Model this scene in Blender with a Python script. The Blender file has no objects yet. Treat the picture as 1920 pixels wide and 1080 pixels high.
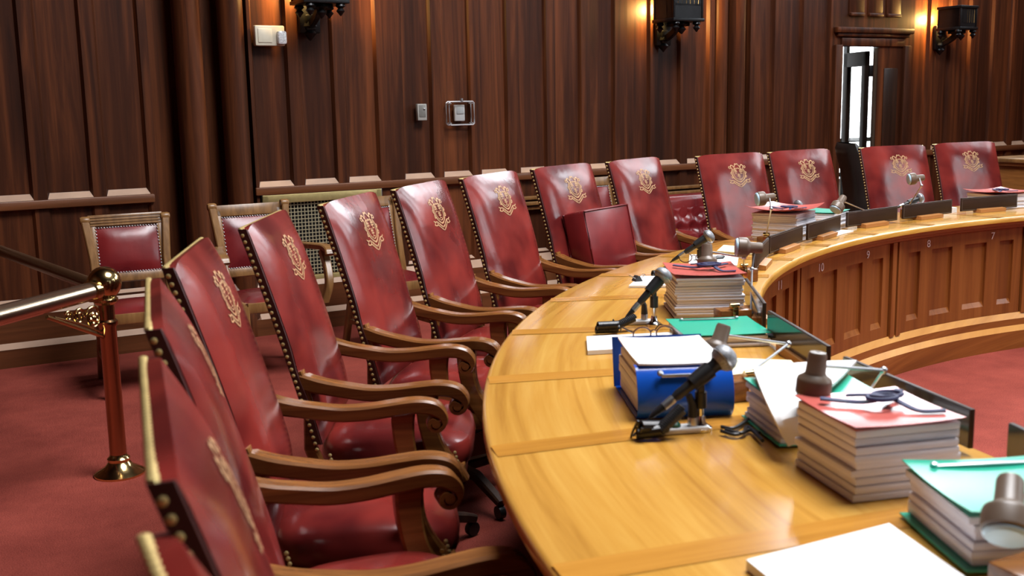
import bpy, bmesh, math, random
from mathutils import Vector, Matrix
from math import sin, cos, pi, radians, degrees, atan2, hypot, sqrt

C = bpy.context.scene.collection
rnd = random.Random(11)
V = Vector

# ------------------------------------------------------------------ camera
F_PX, CAM_H = 2032.38, 1.451
PITCH, ROLL = radians(9.651), radians(-1.105)
_f = V((0, cos(PITCH), -sin(PITCH))); _u = V((0, sin(PITCH), cos(PITCH))); _r = V((1, 0, 0))
CR = _r * cos(ROLL) + _u * sin(ROLL)
CU = _u * cos(ROLL) - _r * sin(ROLL)
CF = _f
CAM = V((0, 0, CAM_H))

def ray(px, py):
    return CR * ((px - 960) / F_PX) - CU * ((py - 540) / F_PX) + CF
def at(px, py, z):                      # the point of height z that the photo shows at px, py
    d = ray(px, py); t = (z - CAM_H) / d.z
    return CAM + d * t
def atY(px, py, y):                     # the point at forward distance y
    d = ray(px, py); return CAM + d * (y / d.y)

cam = bpy.data.objects.new('camera', bpy.data.cameras.new('camera')); C.objects.link(cam)
m = Matrix.Identity(4)
for i in range(3):
    m[i][0] = CR[i]; m[i][1] = CU[i]; m[i][2] = -CF[i]; m[i][3] = CAM[i]
cam.matrix_world = m
cam.data.sensor_width = 36; cam.data.lens = 36 * F_PX / 1920
cam.data.clip_start = .05; cam.data.clip_end = 60
cam.data.dof.use_dof = True; cam.data.dof.focus_distance = 5.6; cam.data.dof.aperture_fstop = 5.6
sc = bpy.context.scene
sc.camera = cam

# ------------------------------------------------------------------ mesh builder
class MB:
    def __init__(s): s.v = []; s.f = []; s.uv = {}; s.M = Matrix.Identity(4)
    def add(s, vs, fs, M=None, uvs=None):
        n = len(s.v); T = s.M @ M if M is not None else s.M
        for i, p in enumerate(vs):
            s.v.append(tuple(T @ V(p)))
            if uvs: s.uv[n + i] = uvs[i]
        s.f += [tuple(i + n for i in f) for f in fs]
        return s
    def box(s, c, size, M=None, b=0):
        x, y, z = [d / 2 for d in size]
        if b <= 0:
            vs = [(c[0]+i*x, c[1]+j*y, c[2]+k*z) for i in (-1, 1) for j in (-1, 1) for k in (-1, 1)]
            fs = [(0,1,3,2),(4,6,7,5),(0,4,5,1),(2,3,7,6),(0,2,6,4),(1,5,7,3)]
            return s.add(vs, fs, M)
        b = min(b, .9*min(x, y, z))
        bm = bmesh.new(); bmesh.ops.create_cube(bm, size=1)
        bmesh.ops.scale(bm, vec=size, verts=bm.verts)
        bmesh.ops.bevel(bm, geom=list(bm.edges), offset=b, segments=2, affect='EDGES', profile=.5)
        bmesh.ops.translate(bm, vec=c, verts=bm.verts)
        bm.verts.index_update()
        s.add([tuple(v.co) for v in bm.verts], [tuple(v.index for v in f.verts) for f in bm.faces], M)
        bm.free(); return s
    def bar(s, p, q, w, h, up=(0, 0, 1), b=0):    # a box between two points
        p, q = V(p), V(q); d = q - p; L = d.length; x = d.normalized()
        u = V(up); y = u.cross(x)
        if y.length < 1e-4: y = V((0, 1, 0)).cross(x)
        y.normalize(); z = x.cross(y)
        M = Matrix((( x.x, y.x, z.x, (p.x+q.x)/2), (x.y, y.y, z.y, (p.y+q.y)/2), (x.z, y.z, z.z, (p.z+q.z)/2), (0, 0, 0, 1)))
        return s.box((0, 0, 0), (L, w, h), M, b)
    def grid(s, fn, nu, nv, cu=False, cv=False, M=None, uvf=None, flip=False):
        vs = []; uvs = [] if uvf else None
        for i in range(nu):
            for j in range(nv):
                vs.append(fn(i, j))
                if uvf: uvs.append(uvf(i, j))
        fs = []
        for i in range(nu if cu else nu - 1):
            for j in range(nv if cv else nv - 1):
                a, b_ = i * nv + j, i * nv + (j + 1) % nv
                c, d = ((i + 1) % nu) * nv + (j + 1) % nv, ((i + 1) % nu) * nv + j
                fs.append((a, b_, c, d) if flip else (a, d, c, b_))
        return s.add(vs, fs, M, uvs)
    def lathe(s, prof, n=20, M=None, caps=True):
        vs = []; fs = []
        for k in range(n):
            a = 2 * pi * k / n
            for r, z in prof: vs.append((r * cos(a), r * sin(a), z))
        L = len(prof)
        for k in range(n):
            for i in range(L - 1):
                a, b_ = k * L + i, ((k + 1) % n) * L + i
                fs.append((a, b_, b_ + 1, a + 1))
        if caps:
            fs.append(tuple(k * L for k in range(n))[::-1]); fs.append(tuple(k * L + L - 1 for k in range(n)))
        return s.add(vs, fs, M)
    def sweep(s, path, sec, up=(0, 0, 1), side=None, caps=True, scale=None, closed=False):
        path = [V(p) for p in path]; n = len(path); L = len(sec); vs = []
        for i, p in enumerate(path):
            a = path[i - 1] if (i or closed) else p
            b_ = path[(i + 1) % n] if (i < n - 1 or closed) else p
            t = (b_ - a).normalized()
            if side is not None: x = V(side).normalized()
            else:
                x = t.cross(V(up))
                if x.length < 1e-3: x = t.cross(V((0, 1, 0)))
                x.normalize()
            y = x.cross(t).normalized()
            k = scale(i / (n - 1)) if scale else (1, 1)
            if not isinstance(k, tuple): k = (k, k)
            for (e, g) in sec: vs.append(tuple(p + x * e * k[0] + y * g * k[1]))
        fs = []
        for i in range(n if closed else n - 1):
            for j in range(L):
                a, b_ = i * L + j, i * L + (j + 1) % L
                c, d = ((i + 1) % n) * L + (j + 1) % L, ((i + 1) % n) * L + j
                fs.append((a, b_, c, d))
        if caps and not closed:
            fs.append(tuple(range(L))[::-1]); fs.append(tuple((n - 1) * L + j for j in range(L)))
        return s.add(vs, fs)
    def tube(s, path, r, n=10, closed=False, scale=None):
        return s.sweep(path, [(r * cos(2*pi*k/n), r * sin(2*pi*k/n)) for k in range(n)], closed=closed, scale=scale)
    def prism(s, poly, z0, z1, M=None):
        n = len(poly); vs = [(x, y, z0) for x, y in poly] + [(x, y, z1) for x, y in poly]
        fs = [tuple(range(n))[::-1], tuple(range(n, 2 * n))] + [(i, (i+1) % n, n + (i+1) % n, n + i) for i in range(n)]
        return s.add(vs, fs, M)
    def ball(s, c, r, n=14, sq=(1, 1, 1)):
        m_ = n // 2 + 1
        prof = [(max(1e-4, sin(pi * k / (m_ - 1))) , -cos(pi * k / (m_ - 1))) for k in range(m_)]
        M = Matrix.Translation(c) @ Matrix.Diagonal((r*sq[0], r*sq[1], r*sq[2], 1))
        return s.lathe(prof, n, M)
    def build(s, name, mat, parent=None, loc=None, rz=None, ang=38, flat=False):
        me = bpy.data.meshes.new(name); me.from_pydata(s.v, [], s.f)
        bm = bmesh.new(); bm.from_mesh(me); bmesh.ops.recalc_face_normals(bm, faces=bm.faces); bm.to_mesh(me); bm.free()
        if s.uv:
            ul = me.uv_layers.new(name='UVMap')
            for lp in me.loops: ul.data[lp.index].uv = s.uv.get(lp.vertex_index, (0, 0))
        me.materials.append(mat)
        if not flat:
            me.shade_smooth(); me.set_sharp_from_angle(angle=radians(ang))
        o = bpy.data.objects.new(name, me); C.objects.link(o)
        if parent: o.parent = parent
        if loc is not None: o.location = loc
        if rz is not None: o.rotation_euler = (0, 0, rz)
        return o

def RZ(a): return Matrix.Rotation(a, 4, 'Z')
def RX(a): return Matrix.Rotation(a, 4, 'X')
def RY(a): return Matrix.Rotation(a, 4, 'Y')
def T(*p): return Matrix.Translation(p if len(p) == 3 else p[0])
def aim(p, q):                       # matrix at p whose z axis points to q
    d = (V(q) - V(p)).normalized()
    return Matrix.Translation(p) @ d.to_track_quat('Z', 'Y').to_matrix().to_4x4()
def rsec(w, h, c):                   # chamfered rectangular section
    w, h = w / 2, h / 2
    return [(-w+c, -h), (w-c, -h), (w, -h+c), (w, h-c), (w-c, h), (-w+c, h), (-w, h-c), (-w, -h+c)]
def spline(pts, n):                  # Catmull-Rom
    pts = [V(p) for p in pts]; out = []
    P = [pts[0]*2 - pts[1]] + pts + [pts[-1]*2 - pts[-2]]
    N = len(pts) - 1
    for k in range(n):
        t = k / (n - 1) * N; i = min(int(t), N - 1); t -= i
        a, b_, c, d = P[i], P[i+1], P[i+2], P[i+3]
        out.append(.5 * ((2*b_) + (c-a)*t + (2*a-5*b_+4*c-d)*t*t + (3*b_-a-3*c+d)*t*t*t))
    return out

def tag(o, label=None, cat=None, group=None, kind=None):
    if label: o['label'] = label
    if cat: o['category'] = cat
    if group: o['group'] = group
    if kind: o['kind'] = kind
    return o
def thing(name, label, cat, loc=(0, 0, 0), rz=0, group=None):
    o = bpy.data.objects.new(name, None); C.objects.link(o)
    o.empty_display_size = .1
    o.location = loc; o.rotation_euler = (0, 0, rz)
    return tag(o, label, cat, group)
def kids(o): return [c for c in bpy.data.objects if c.parent == o]
def copy_tree(o, parent=None):
    c = o.copy(); C.objects.link(c)
    if parent: c.parent = parent
    for ch in kids(o): copy_tree(ch, c)
    return c

# ------------------------------------------------------------------ materials
def nodes(name):
    m_ = bpy.data.materials.new(name); m_.use_nodes = True
    nt = m_.node_tree; nt.nodes.clear()
    out = nt.nodes.new('ShaderNodeOutputMaterial'); bs = nt.nodes.new('ShaderNodeBsdfPrincipled')
    nt.links.new(bs.outputs[0], out.inputs[0])
    return m_, nt, bs
def setp(bs, **k):
    for a, b_ in k.items():
        nm = {'rough': 'Roughness', 'metal': 'Metallic', 'coat': 'Coat Weight', 'coatr': 'Coat Roughness', 'spec': 'Specular IOR Level', 'sheen': 'Sheen Weight'}[a]
        bs.inputs[nm].default_value = b_
def plain(name, col, rough=.5, metal=0, var=.12, scale=30, bump=0, **k):
    m_, nt, bs = nodes(name); L = nt.links.new
    tc = nt.nodes.new('ShaderNodeTexCoord'); nz = nt.nodes.new('ShaderNodeTexNoise')
    nz.inputs['Scale'].default_value = scale; nz.inputs['Detail'].default_value = 4
    L(tc.outputs['Object'], nz.inputs['Vector'])
    cr = nt.nodes.new('ShaderNodeValToRGB')
    cr.color_ramp.elements[0].color = tuple(c * (1 - var) for c in col) + (1,)
    cr.color_ramp.elements[1].color = tuple(min(1, c * (1 + var)) for c in col) + (1,)
    cr.color_ramp.elements[0].position = .3; cr.color_ramp.elements[1].position = .7
    L(nz.outputs['Fac'], cr.inputs[0]); L(cr.outputs[0], bs.inputs['Base Color'])
    setp(bs, rough=rough, metal=metal, **k)
    if bump:
        bp = nt.nodes.new('ShaderNodeBump'); bp.inputs['Strength'].default_value = bump; bp.inputs['Distance'].default_value = .002
        L(nz.outputs['Fac'], bp.inputs['Height']); L(bp.outputs[0], bs.inputs['Normal'])
    return m_
def wood(name, cols, stretch, rough=.35, coord='Object', scale=1, big=1.2, coat=0, bump=.08, spec=.5):
    """grain runs along the axis with the small stretch value"""
    m_, nt, bs = nodes(name); L = nt.links.new
    tc = nt.nodes.new('ShaderNodeTexCoord'); mp = nt.nodes.new('ShaderNodeMapping')
    mp.inputs['Scale'].default_value = tuple(s_ * scale for s_ in stretch)
    L(tc.outputs[coord], mp.inputs['Vector'])
    n1 = nt.nodes.new('ShaderNodeTexNoise'); n1.inputs['Scale'].default_value = 1; n1.inputs['Detail'].default_value = 8; n1.inputs['Roughness'].default_value = .62; n1.inputs['Distortion'].default_value = .6
    L(mp.outputs[0], n1.inputs['Vector'])
    n2 = nt.nodes.new('ShaderNodeTexNoise'); n2.inputs['Scale'].default_value = big; n2.inputs['Detail'].default_value = 3
    mp2 = nt.nodes.new('ShaderNodeMapping'); mp2.inputs['Scale'].default_value = tuple(.12 * s_ * scale for s_ in stretch); mp2.inputs['Location'].default_value = (3.1, 7.7, 1.3)
    L(tc.outputs[coord], mp2.inputs['Vector']); L(mp2.outputs[0], n2.inputs['Vector'])
    mx = nt.nodes.new('ShaderNodeMath'); mx.operation = 'MULTIPLY_ADD'; mx.inputs[1].default_value = .6
    ad = nt.nodes.new('ShaderNodeMath'); ad.operation = 'MULTIPLY'; ad.inputs[1].default_value = .45
    L(n2.outputs['Fac'], ad.inputs[0]); L(n1.outputs['Fac'], mx.inputs[0]); L(ad.outputs[0], mx.inputs[2])
    cr = nt.nodes.new('ShaderNodeValToRGB'); e = cr.color_ramp.elements
    e[0].position = .36; e[1].position = .70
    e[0].color = cols[0] + (1,); e[1].color = cols[-1] + (1,)
    if len(cols) == 3:
        k = e.new(.52); k.color = cols[1] + (1,)
    L(mx.outputs[0], cr.inputs[0]); L(cr.outputs[0], bs.inputs['Base Color'])
    setp(bs, rough=rough, coat=coat, coatr=.12, spec=spec)
    bp = nt.nodes.new('ShaderNodeBump'); bp.inputs['Strength'].default_value = bump; bp.inputs['Distance'].default_value = .002
    L(n1.outputs['Fac'], bp.inputs['Height']); L(bp.outputs[0], bs.inputs['Normal'])
    return m_
def leather(name, c0, c1, rough=.3, spec=.5, scale=5):
    m_, nt, bs = nodes(name); L = nt.links.new
    tc = nt.nodes.new('ShaderNodeTexCoord'); oi = nt.nodes.new('ShaderNodeObjectInfo')
    va = nt.nodes.new('ShaderNodeVectorMath'); va.operation = 'ADD'
    L(tc.outputs['Object'], va.inputs[0]); L(oi.outputs['Random'], va.inputs[1])
    n1 = nt.nodes.new('ShaderNodeTexNoise'); n1.inputs['Scale'].default_value = scale; n1.inputs['Detail'].default_value = 2.5; n1.inputs['Distortion'].default_value = .2
    L(va.outputs[0], n1.inputs['Vector'])
    cr = nt.nodes.new('ShaderNodeValToRGB'); e = cr.color_ramp.elements
    e[0].position = .35; e[1].position = .68; e[0].color = c0 + (1,); e[1].color = c1 + (1,)
    L(n1.outputs['Fac'], cr.inputs[0]); L(cr.outputs[0], bs.inputs['Base Color'])
    n2 = nt.nodes.new('ShaderNodeTexNoise'); n2.inputs['Scale'].default_value = 9; n2.inputs['Detail'].default_value = 3
    L(va.outputs[0], n2.inputs['Vector'])
    n3 = nt.nodes.new('ShaderNodeTexVoronoi'); n3.inputs['Scale'].default_value = 260
    L(tc.outputs['Object'], n3.inputs['Vector'])
    mr = nt.nodes.new('ShaderNodeMapRange'); mr.inputs['To Min'].default_value = rough - .07; mr.inputs['To Max'].default_value = rough + .1
    L(n1.outputs['Fac'], mr.inputs[0]); L(mr.outputs[0], bs.inputs['Roughness'])
    b1 = nt.nodes.new('ShaderNodeBump'); b1.inputs['Strength'].default_value = .16; b1.inputs['Distance'].default_value = .012
    L(n2.outputs['Fac'], b1.inputs['Height'])
    b2 = nt.nodes.new('ShaderNodeBump'); b2.inputs['Strength'].default_value = .03; b2.inputs['Distance'].default_value = .0008
    L(n3.outputs['Distance'], b2.inputs['Height']); L(b1.outputs[0], b2.inputs['Normal']); L(b2.outputs[0], bs.inputs['Normal'])
    setp(bs, spec=spec)
    return m_
def emit(name, col, s):
    m_ = bpy.data.materials.new(name); m_.use_nodes = True; nt = m_.node_tree; nt.nodes.clear()
    out = nt.nodes.new('ShaderNodeOutputMaterial'); em = nt.nodes.new('ShaderNodeEmission')
    em.inputs[0].default_value = col + (1,); em.inputs[1].default_value = s; nt.links.new(em.outputs[0], out.inputs[0]); return m_
def glass(name, tint=(1, 1, 1), fac=.1):
    m_ = bpy.data.materials.new(name); m_.use_nodes = True; nt = m_.node_tree; nt.nodes.clear()
    out = nt.nodes.new('ShaderNodeOutputMaterial'); mx = nt.nodes.new('ShaderNodeMixShader')
    tr = nt.nodes.new('ShaderNodeBsdfTransparent'); gl = nt.nodes.new('ShaderNodeBsdfGlossy')
    tr.inputs[0].default_value = tint + (1,); gl.inputs['Roughness'].default_value = .05
    mx.inputs[0].default_value = fac
    nt.links.new(tr.outputs[0], mx.inputs[1]); nt.links.new(gl.outputs[0], mx.inputs[2]); nt.links.new(mx.outputs[0], out.inputs[0])
    return m_
def carpet_mat(name):
    m_, nt, bs = nodes(name); L = nt.links.new
    tc = nt.nodes.new('ShaderNodeTexCoord')
    n1 = nt.nodes.new('ShaderNodeTexNoise'); n1.inputs['Scale'].default_value = 2.2; n1.inputs['Detail'].default_value = 6; n1.inputs['Roughness'].default_value = .65
    n2 = nt.nodes.new('ShaderNodeTexNoise'); n2.inputs['Scale'].default_value = 220; n2.inputs['Detail'].default_value = 2
    L(tc.outputs['Object'], n1.inputs['Vector']); L(tc.outputs['Object'], n2.inputs['Vector'])
    mx = nt.nodes.new('ShaderNodeMath'); mx.operation = 'MULTIPLY_ADD'; mx.inputs[1].default_value = .5
    hl = nt.nodes.new('ShaderNodeMath'); hl.operation = 'MULTIPLY'; hl.inputs[1].default_value = .5
    L(n2.outputs['Fac'], hl.inputs[0]); L(n1.outputs['Fac'], mx.inputs[0]); L(hl.outputs[0], mx.inputs[2])
    cr = nt.nodes.new('ShaderNodeValToRGB'); e = cr.color_ramp.elements
    e[0].position = .36; e[1].position = .64; e[0].color = (.14, .025, .018, 1); e[1].color = (.31, .064, .045, 1)
    L(mx.outputs[0], cr.inputs[0]); L(cr.outputs[0], bs.inputs['Base Color'])
    bp = nt.nodes.new('ShaderNodeBump'); bp.inputs['Strength'].default_value = .5; bp.inputs['Distance'].default_value = .004
    L(n2.outputs['Fac'], bp.inputs['Height']); L(bp.outputs[0], bs.inputs['Normal'])
    setp(bs, rough=.95, spec=.1)
    return m_

W_WALL = wood('mahogany_panelling', [(.012, .0045, .0027), (.050, .0148, .006), (.145, .042, .0135)], (16, 16, .7), rough=.42, spec=.16)
W_WALLH = wood('mahogany_rail', [(.045, .015, .006), (.11, .037, .013), (.19, .066, .024)], (.9, 16, 16), rough=.32)
W_TOP = wood('golden_oak_top', [(.37, .165, .024), (.52, .26, .044), (.61, .345, .075)], (1.5, 34, 1), rough=.2, coord='UV', coat=.25, bump=.02, big=2)
W_BAND = wood('oak_crossband', [(.35, .15, .02), (.46, .205, .03), (.54, .255, .045)], (2, 50, 1), rough=.2, coord='UV', coat=.25, bump=.02)
W_FRONT = wood('cherry_front', [(.15, .042, .009), (.235, .074, .015), (.32, .112, .026)], (22, 22, .9), rough=.32, bump=.05)
W_FRONTH = wood('cherry_moulding', [(.16, .047, .010), (.25, .080, .016), (.35, .125, .028)], (1.2, 30, 30), rough=.28, coord='UV', bump=.04)
W_CHAIR = wood('walnut_chair', [(.095, .032, .008), (.21, .080, .020), (.36, .15, .038)], (2.0, 40, 40), rough=.25, bump=.03, coat=.2)
W_DARK = wood('dark_walnut', [(.015, .007, .004), (.035, .015, .008), (.06, .025, .012)], (30, 30, 2), rough=.35)
W_OAK = wood('oak_side_chair', [(.10, .045, .014), (.20, .095, .03), (.30, .155, .055)], (30, 30, 2.5), rough=.33)
W_LAMP = plain('beige_lamp_shell', (.125, .085, .058), .4, var=.08)
LEATHER = leather('oxblood_leather', (.085, .009, .009), (.22, .0235, .0175), rough=.20, spec=.40)
LEATHER2 = leather('dark_red_leather', (.11, .008, .010), (.20, .015, .015), rough=.28)
LEATHERSIDE = leather('shaded_leather_side', (.035, .006, .005), (.06, .010, .008), rough=.4)  # red leather darkened, shade of the chair sides put into the colour
BLACKLEATHER = leather('black_leather', (.012, .011, .010), (.024, .021, .018), rough=.36)
GOLD = plain('gold_tooling', (.46, .26, .12), .45, metal=.15, var=.35, scale=60)
BRASSNAIL = plain('brass_nails', (.72, .54, .22), .36, metal=.6, var=.1)
BRASS = plain('polished_brass', (.60, .43, .19), .16, metal=1, var=.08, scale=8)
BRONZE = plain('dark_bronze', (.16, .085, .04), .3, metal=.8, var=.1, scale=8)
CHROME = plain('chrome', (.75, .75, .76), .12, metal=1, var=.03)
STEEL = plain('satin_steel', (.55, .56, .58), .33, metal=1, var=.05)
IRON = plain('black_iron', (.012, .012, .013), .38, metal=.6, var=.2)
BLACK = plain('black_plastic', (.012, .012, .013), .38, var=.1)
MESHM = plain('mic_mesh', (.24, .245, .26), .5, metal=.55, var=.4, scale=420)
PAPER = plain('white_paper', (.82, .82, .81), .7, var=.02)
PAPEREDGE = wood('paper_edges', [(.58, .57, .62), (.74, .73, .78), (.83, .82, .86)], (1.2, 1.2, 160), rough=.8, bump=.1, spec=.2)
YELLOWPAD = plain('cream_paper', (.78, .72, .46), .7, var=.03)
REDCOVER = plain('red_cover', (.52, .115, .095), .24, var=.06, scale=6)
GREENCOVER = plain('green_cover', (.012, .34, .22), .3, var=.06, scale=6)
BLUECOVER = plain('blue_cover', (.008, .095, .56), .26, var=.06, scale=6)
NAVY = plain('navy_strap', (.012, .014, .07), .6, var=.2)
PLATE = wood('nameplate_walnut', [(.018, .009, .005), (.03, .014, .008), (.045, .02, .011)], (2, 30, 30), rough=.5, bump=.02, spec=.2)
PLATEBACK = plain('nameplate_edge', (.30, .29, .28), .3, metal=.7, var=.05)
PLATEFACE = plain('nameplate_gloss', (.05, .05, .055), .1, var=.1, spec=.8)
W_BLOCK = wood('nameplate_block', [(.26, .10, .03), (.38, .16, .045), (.48, .21, .06)], (2, 30, 30), rough=.4)
CREAM = plain('cream_plastic', (.62, .58, .46), .4, var=.04)
GREY = plain('grey_plastic', (.34, .33, .30), .4, var=.05)
CLEAR = glass('clear_plastic', (.95, .95, .95), .10)
FROST = plain('frosted_plastic', (.50, .50, .52), .25, var=.05)
PANE = glass('window_pane', (1, 1, 1), .06)
LENS = plain('lamp_lens', (.38, .56, .68), .25, var=.05)
GREENBTN = plain('green_button', (.01, .10, .05), .35)
WHITEPL = plain('white_plastic', (.75, .75, .74), .35, var=.03)
GRILLE = plain('brass_grille', (.46, .36, .15), .4, metal=.55, var=.1)
GRILLEWIRE = plain('pale_grille_wire', (.50, .44, .28), .4, metal=.4, var=.1)
DARKVOID = plain('dark_recess', (.006, .005, .004), .9)
CARPET = carpet_mat('red_carpet')
PLASTER = plain('cream_plaster', (.62, .55, .43), .8, var=.04, scale=4)
BULB = emit('warm_bulb', (1, .62, .22), 22)
DAYLIGHT = emit('daylight', (.92, .97, 1), 5.5)

# ------------------------------------------------------------------ the room
WN = V((-sin(.534), cos(.534), 0)); WT = V((cos(.534), sin(.534), 0)); WD = 6.806
WALLM = Matrix(((WT.x, WN.x, 0, WN.x*WD), (WT.y, WN.y, 0, WN.y*WD), (0, 0, 1, 0), (0, 0, 0, 1)))   # local x along the wall, y into it, z up
def wall_obj(mb, name, mat, parent=None, **k):
    o = mb.build(name, mat, parent, **k)
    if parent is None: o.matrix_world = WALLM
    return o
def struct(o): o['kind'] = 'structure'; return o

S0, S1, ZC = -3.6, 10.6, 6.2
# floor and ceiling in wall coordinates
fl = MB().box(((S0+S1)/2, -7, -.05), (S1-S0+.6, 14.6, .1)); struct(wall_obj(fl, 'floor', CARPET))
SKX, SKY, SKW = 3.6, -5.0, 3.6          # added ceiling light opening, unseen, in wall coordinates
ce = MB()
ce.box(((S0-.3+SKX-SKW/2)/2, -7, ZC+.05), (SKX-SKW/2-S0+.3, 14.6, .1)); ce.box(((S1+.3+SKX+SKW/2)/2, -7, ZC+.05), (S1+.3-SKX-SKW/2, 14.6, .1))
ce.box((SKX, (-14.3+SKY-SKW/2)/2, ZC+.05), (SKW, SKY-SKW/2+14.3, .1)); ce.box((SKX, (.3+SKY+SKW/2)/2, ZC+.05), (SKW, .3-SKY-SKW/2, .1))
struct(wall_obj(ce, 'ceiling', W_DARK))

# back wall: bays of three tall panels above a wainscot rail
bays = [(-2.53, .85), (-1.49, .85), (-.45, .85), (.57, .91), (2.16, .85), (3.19, .83), (4.12, .85), (5.085, .82), (6.36, .90), (8.33, .80), (9.25, .80), (10.07, .5)]
DOOR0, DOOR1, DOORZ = 7.40, 7.86, 1.885
wb = MB()
def recess(s0, s1, z0, z1, dep=.028, sill=.035):
    """one sunk panel with bevelled jambs and a sloping sill"""
    ch = .016
    wb.add([(s0+ch, dep, z0+sill), (s1-ch, dep, z0+sill), (s1-ch, dep, z1-ch), (s0+ch, dep, z1-ch)], [(0, 1, 2, 3)])
    a = [(s0, 0, z0), (s1, 0, z0), (s1, 0, z1), (s0, 0, z1)]
    b_ = [(s0+ch, dep, z0+sill), (s1-ch, dep, z0+sill), (s1-ch, dep, z1-ch), (s0+ch, dep, z1-ch)]
    wb.add(a + b_, [(1, 2, 6, 5), (2, 3, 7, 6), (3, 0, 4, 7)])
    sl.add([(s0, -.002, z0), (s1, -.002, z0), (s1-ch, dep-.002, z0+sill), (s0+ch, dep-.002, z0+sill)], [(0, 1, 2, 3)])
def flat(s0, s1, z0, z1):
    if s1 - s0 > 1e-4 and z1 - z0 > 1e-4: wb.add([(s0, 0, z0), (s1, 0, z0), (s1, 0, z1), (s0, 0, z1)], [(0, 1, 2, 3)])
sl = MB()
prev = S0
ZR0, ZR1, ZT1, ZB = .90, .952, 2.62, 2.9
for bs_, bw in bays:
    bw = min(bw, S1 - bs_)
    if bs_ <= prev: bs_ = prev + .02
    # plain upright between bays (door zone has its own opening)
    if prev < DOOR0 < bs_:
        flat(prev, DOOR0, 0, ZB); flat(DOOR1, bs_, 0, ZB); flat(DOOR0, DOOR1, DOORZ, ZB)
    elif abs(bs_-2.16) < .01 or abs(bs_-6.36) < .01:      # deep niche behind the engaged columns
        n0, n1 = prev+.05, bs_-.02
        flat(prev, n0, 0, ZB); flat(n1, bs_, 0, ZB)
        wb.add([(n0, 0, 0), (n0, .16, 0), (n1, .16, 0), (n1, 0, 0), (n0, 0, ZB), (n0, .16, ZB), (n1, .16, ZB), (n1, 0, ZB)], [(0, 1, 5, 4), (1, 2, 6, 5), (2, 3, 7, 6)])
    else: flat(prev, bs_, 0, ZB)
    pw = (bw - .15) / 3
    flat(bs_, bs_+bw, ZT1, ZB); flat(bs_, bs_+bw, ZR0, ZR1); flat(bs_, bs_+bw, 0, .36)
    grille_bay = abs(bs_ - 2.16) < .01
    x = bs_
    for k in range(3):
        recess(x, x+pw, ZR1, ZT1)
        if not grille_bay: recess(x, x+pw, .36, ZR0, .02, .02)
        x += pw
        if k < 2:
            flat(x, x+.075, ZR1, ZT1)
            if not grille_bay: flat(x, x+.075, .36, ZR0)
            x += .075
    if grille_bay: wb.add([(bs_, .06, .3), (bs_+bw, .06, .3), (bs_+bw, .06, ZR0), (bs_, .06, ZR0)], [(0, 1, 2, 3)])
    prev = bs_ + bw
flat(prev, S1+.2, 0, ZB)
o = struct(wall_obj(wb, 'wall_back', W_WALL, flat=True))
W_SILL = plain('lit_sill_edges', (.46, .30, .21), .3, var=.12, scale=5)  # upward bevels coloured paler, light from above put into the colour
wall_obj(sl, 'sill', W_SILL, o, flat=True)['label'] = 'sill bevels of the sunk panels, coloured paler as if lit'
# wainscot rail
tr = MB()
for a, b_ in ((S0, 1.50), (2.13, 5.93), (6.34, 7.28), (8.28, S1)):
    tr.box(((a+b_)/2, -.008, .926), (b_-a, .03, .05), b=.006)
struct(wall_obj(tr, 'trim_1', W_WALLH))
# second moulding under the rail in the middle bays
tr = MB()
for z, d in ((.765, .035), (.725, .05), (.69, .025)):
    tr.box((5.02, -d/2, z), (1.84, d, .026), b=.005)
struct(wall_obj(tr, 'trim_2', W_OAK))
# stepped baseboard
def profile_run(mb, s0, s1, prof):
    n = len(prof); vs = [(s0, d, z) for d, z in prof] + [(s1, d, z) for d, z in prof]
    mb.add(vs, [(i, (i+1) % n, n+(i+1) % n, n+i) for i in range(n)] + [tuple(range(n))[::-1], tuple(range(n, 2*n))])
BASEP = [(.01, 0), (-.075, 0), (-.075, .108), (-.045, .138), (-.045, .295), (-.004, .345), (.01, .345)]
bb = MB()
for a, b_ in ((S0, DOOR0-.03), (DOOR1+.33, S1)): profile_run(bb, a, b_, BASEP)
struct(wall_obj(bb, 'baseboard_back', W_WALLH, flat=True))
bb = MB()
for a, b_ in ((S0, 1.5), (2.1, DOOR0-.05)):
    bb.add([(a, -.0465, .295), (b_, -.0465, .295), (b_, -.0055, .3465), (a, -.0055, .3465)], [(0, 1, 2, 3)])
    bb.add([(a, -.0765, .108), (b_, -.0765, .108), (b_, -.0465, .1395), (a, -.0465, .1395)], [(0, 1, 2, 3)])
struct(wall_obj(bb, 'trim_3', W_SILL, flat=True))  # baseboard slopes carry the same painted-in light
# half-round engaged columns between the bays
ci = 4
for s_, r in ((1.77, .085), (2.04, .08), (6.03, .06), (6.20, .075)):
    col = MB()
    prof = [(r*1.25, 0), (r*1.25, .12), (r*1.05, .16), (r, .2), (r, 2.7), (r*1.2, 2.8), (r*1.2, ZB)]
    col.lathe(prof, 24, T(s_, .02, 0))
    struct(wall_obj(col, 'trim_%d' % ci, W_WALL)); ci += 1
# deep shadow gap beside the columns
# door surround, cornice over it, fixed leaf
ds = MB()
ds.box((7.78, -.02, 2.025), (.98, .07, .05), b=.012); ds.box((7.78, -.012, 1.985), (.92, .04, .03), b=.008)
ds.box((7.34, -.01, .95), (.09, .05, 1.9), b=.01); ds.box((8.22, -.01, .95), (.09, .05, 1.9), b=.01)
ds.box((7.78, -.006, 1.925), (.8, .03, .07), b=.008)
struct(wall_obj(ds, 'trim_%d' % ci, W_WALL)); ci += 1
dl = MB()
dl.box((8.025, .03, .94), (.33, .05, 1.88), b=.006); dl.box((8.03, .002, 1.3), (.18, .02, .8), b=.006); dl.box((8.03, .002, .5), (.18, .02, .5), b=.006)
d_ = struct(wall_obj(dl, 'door_1', W_DARK))
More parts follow.
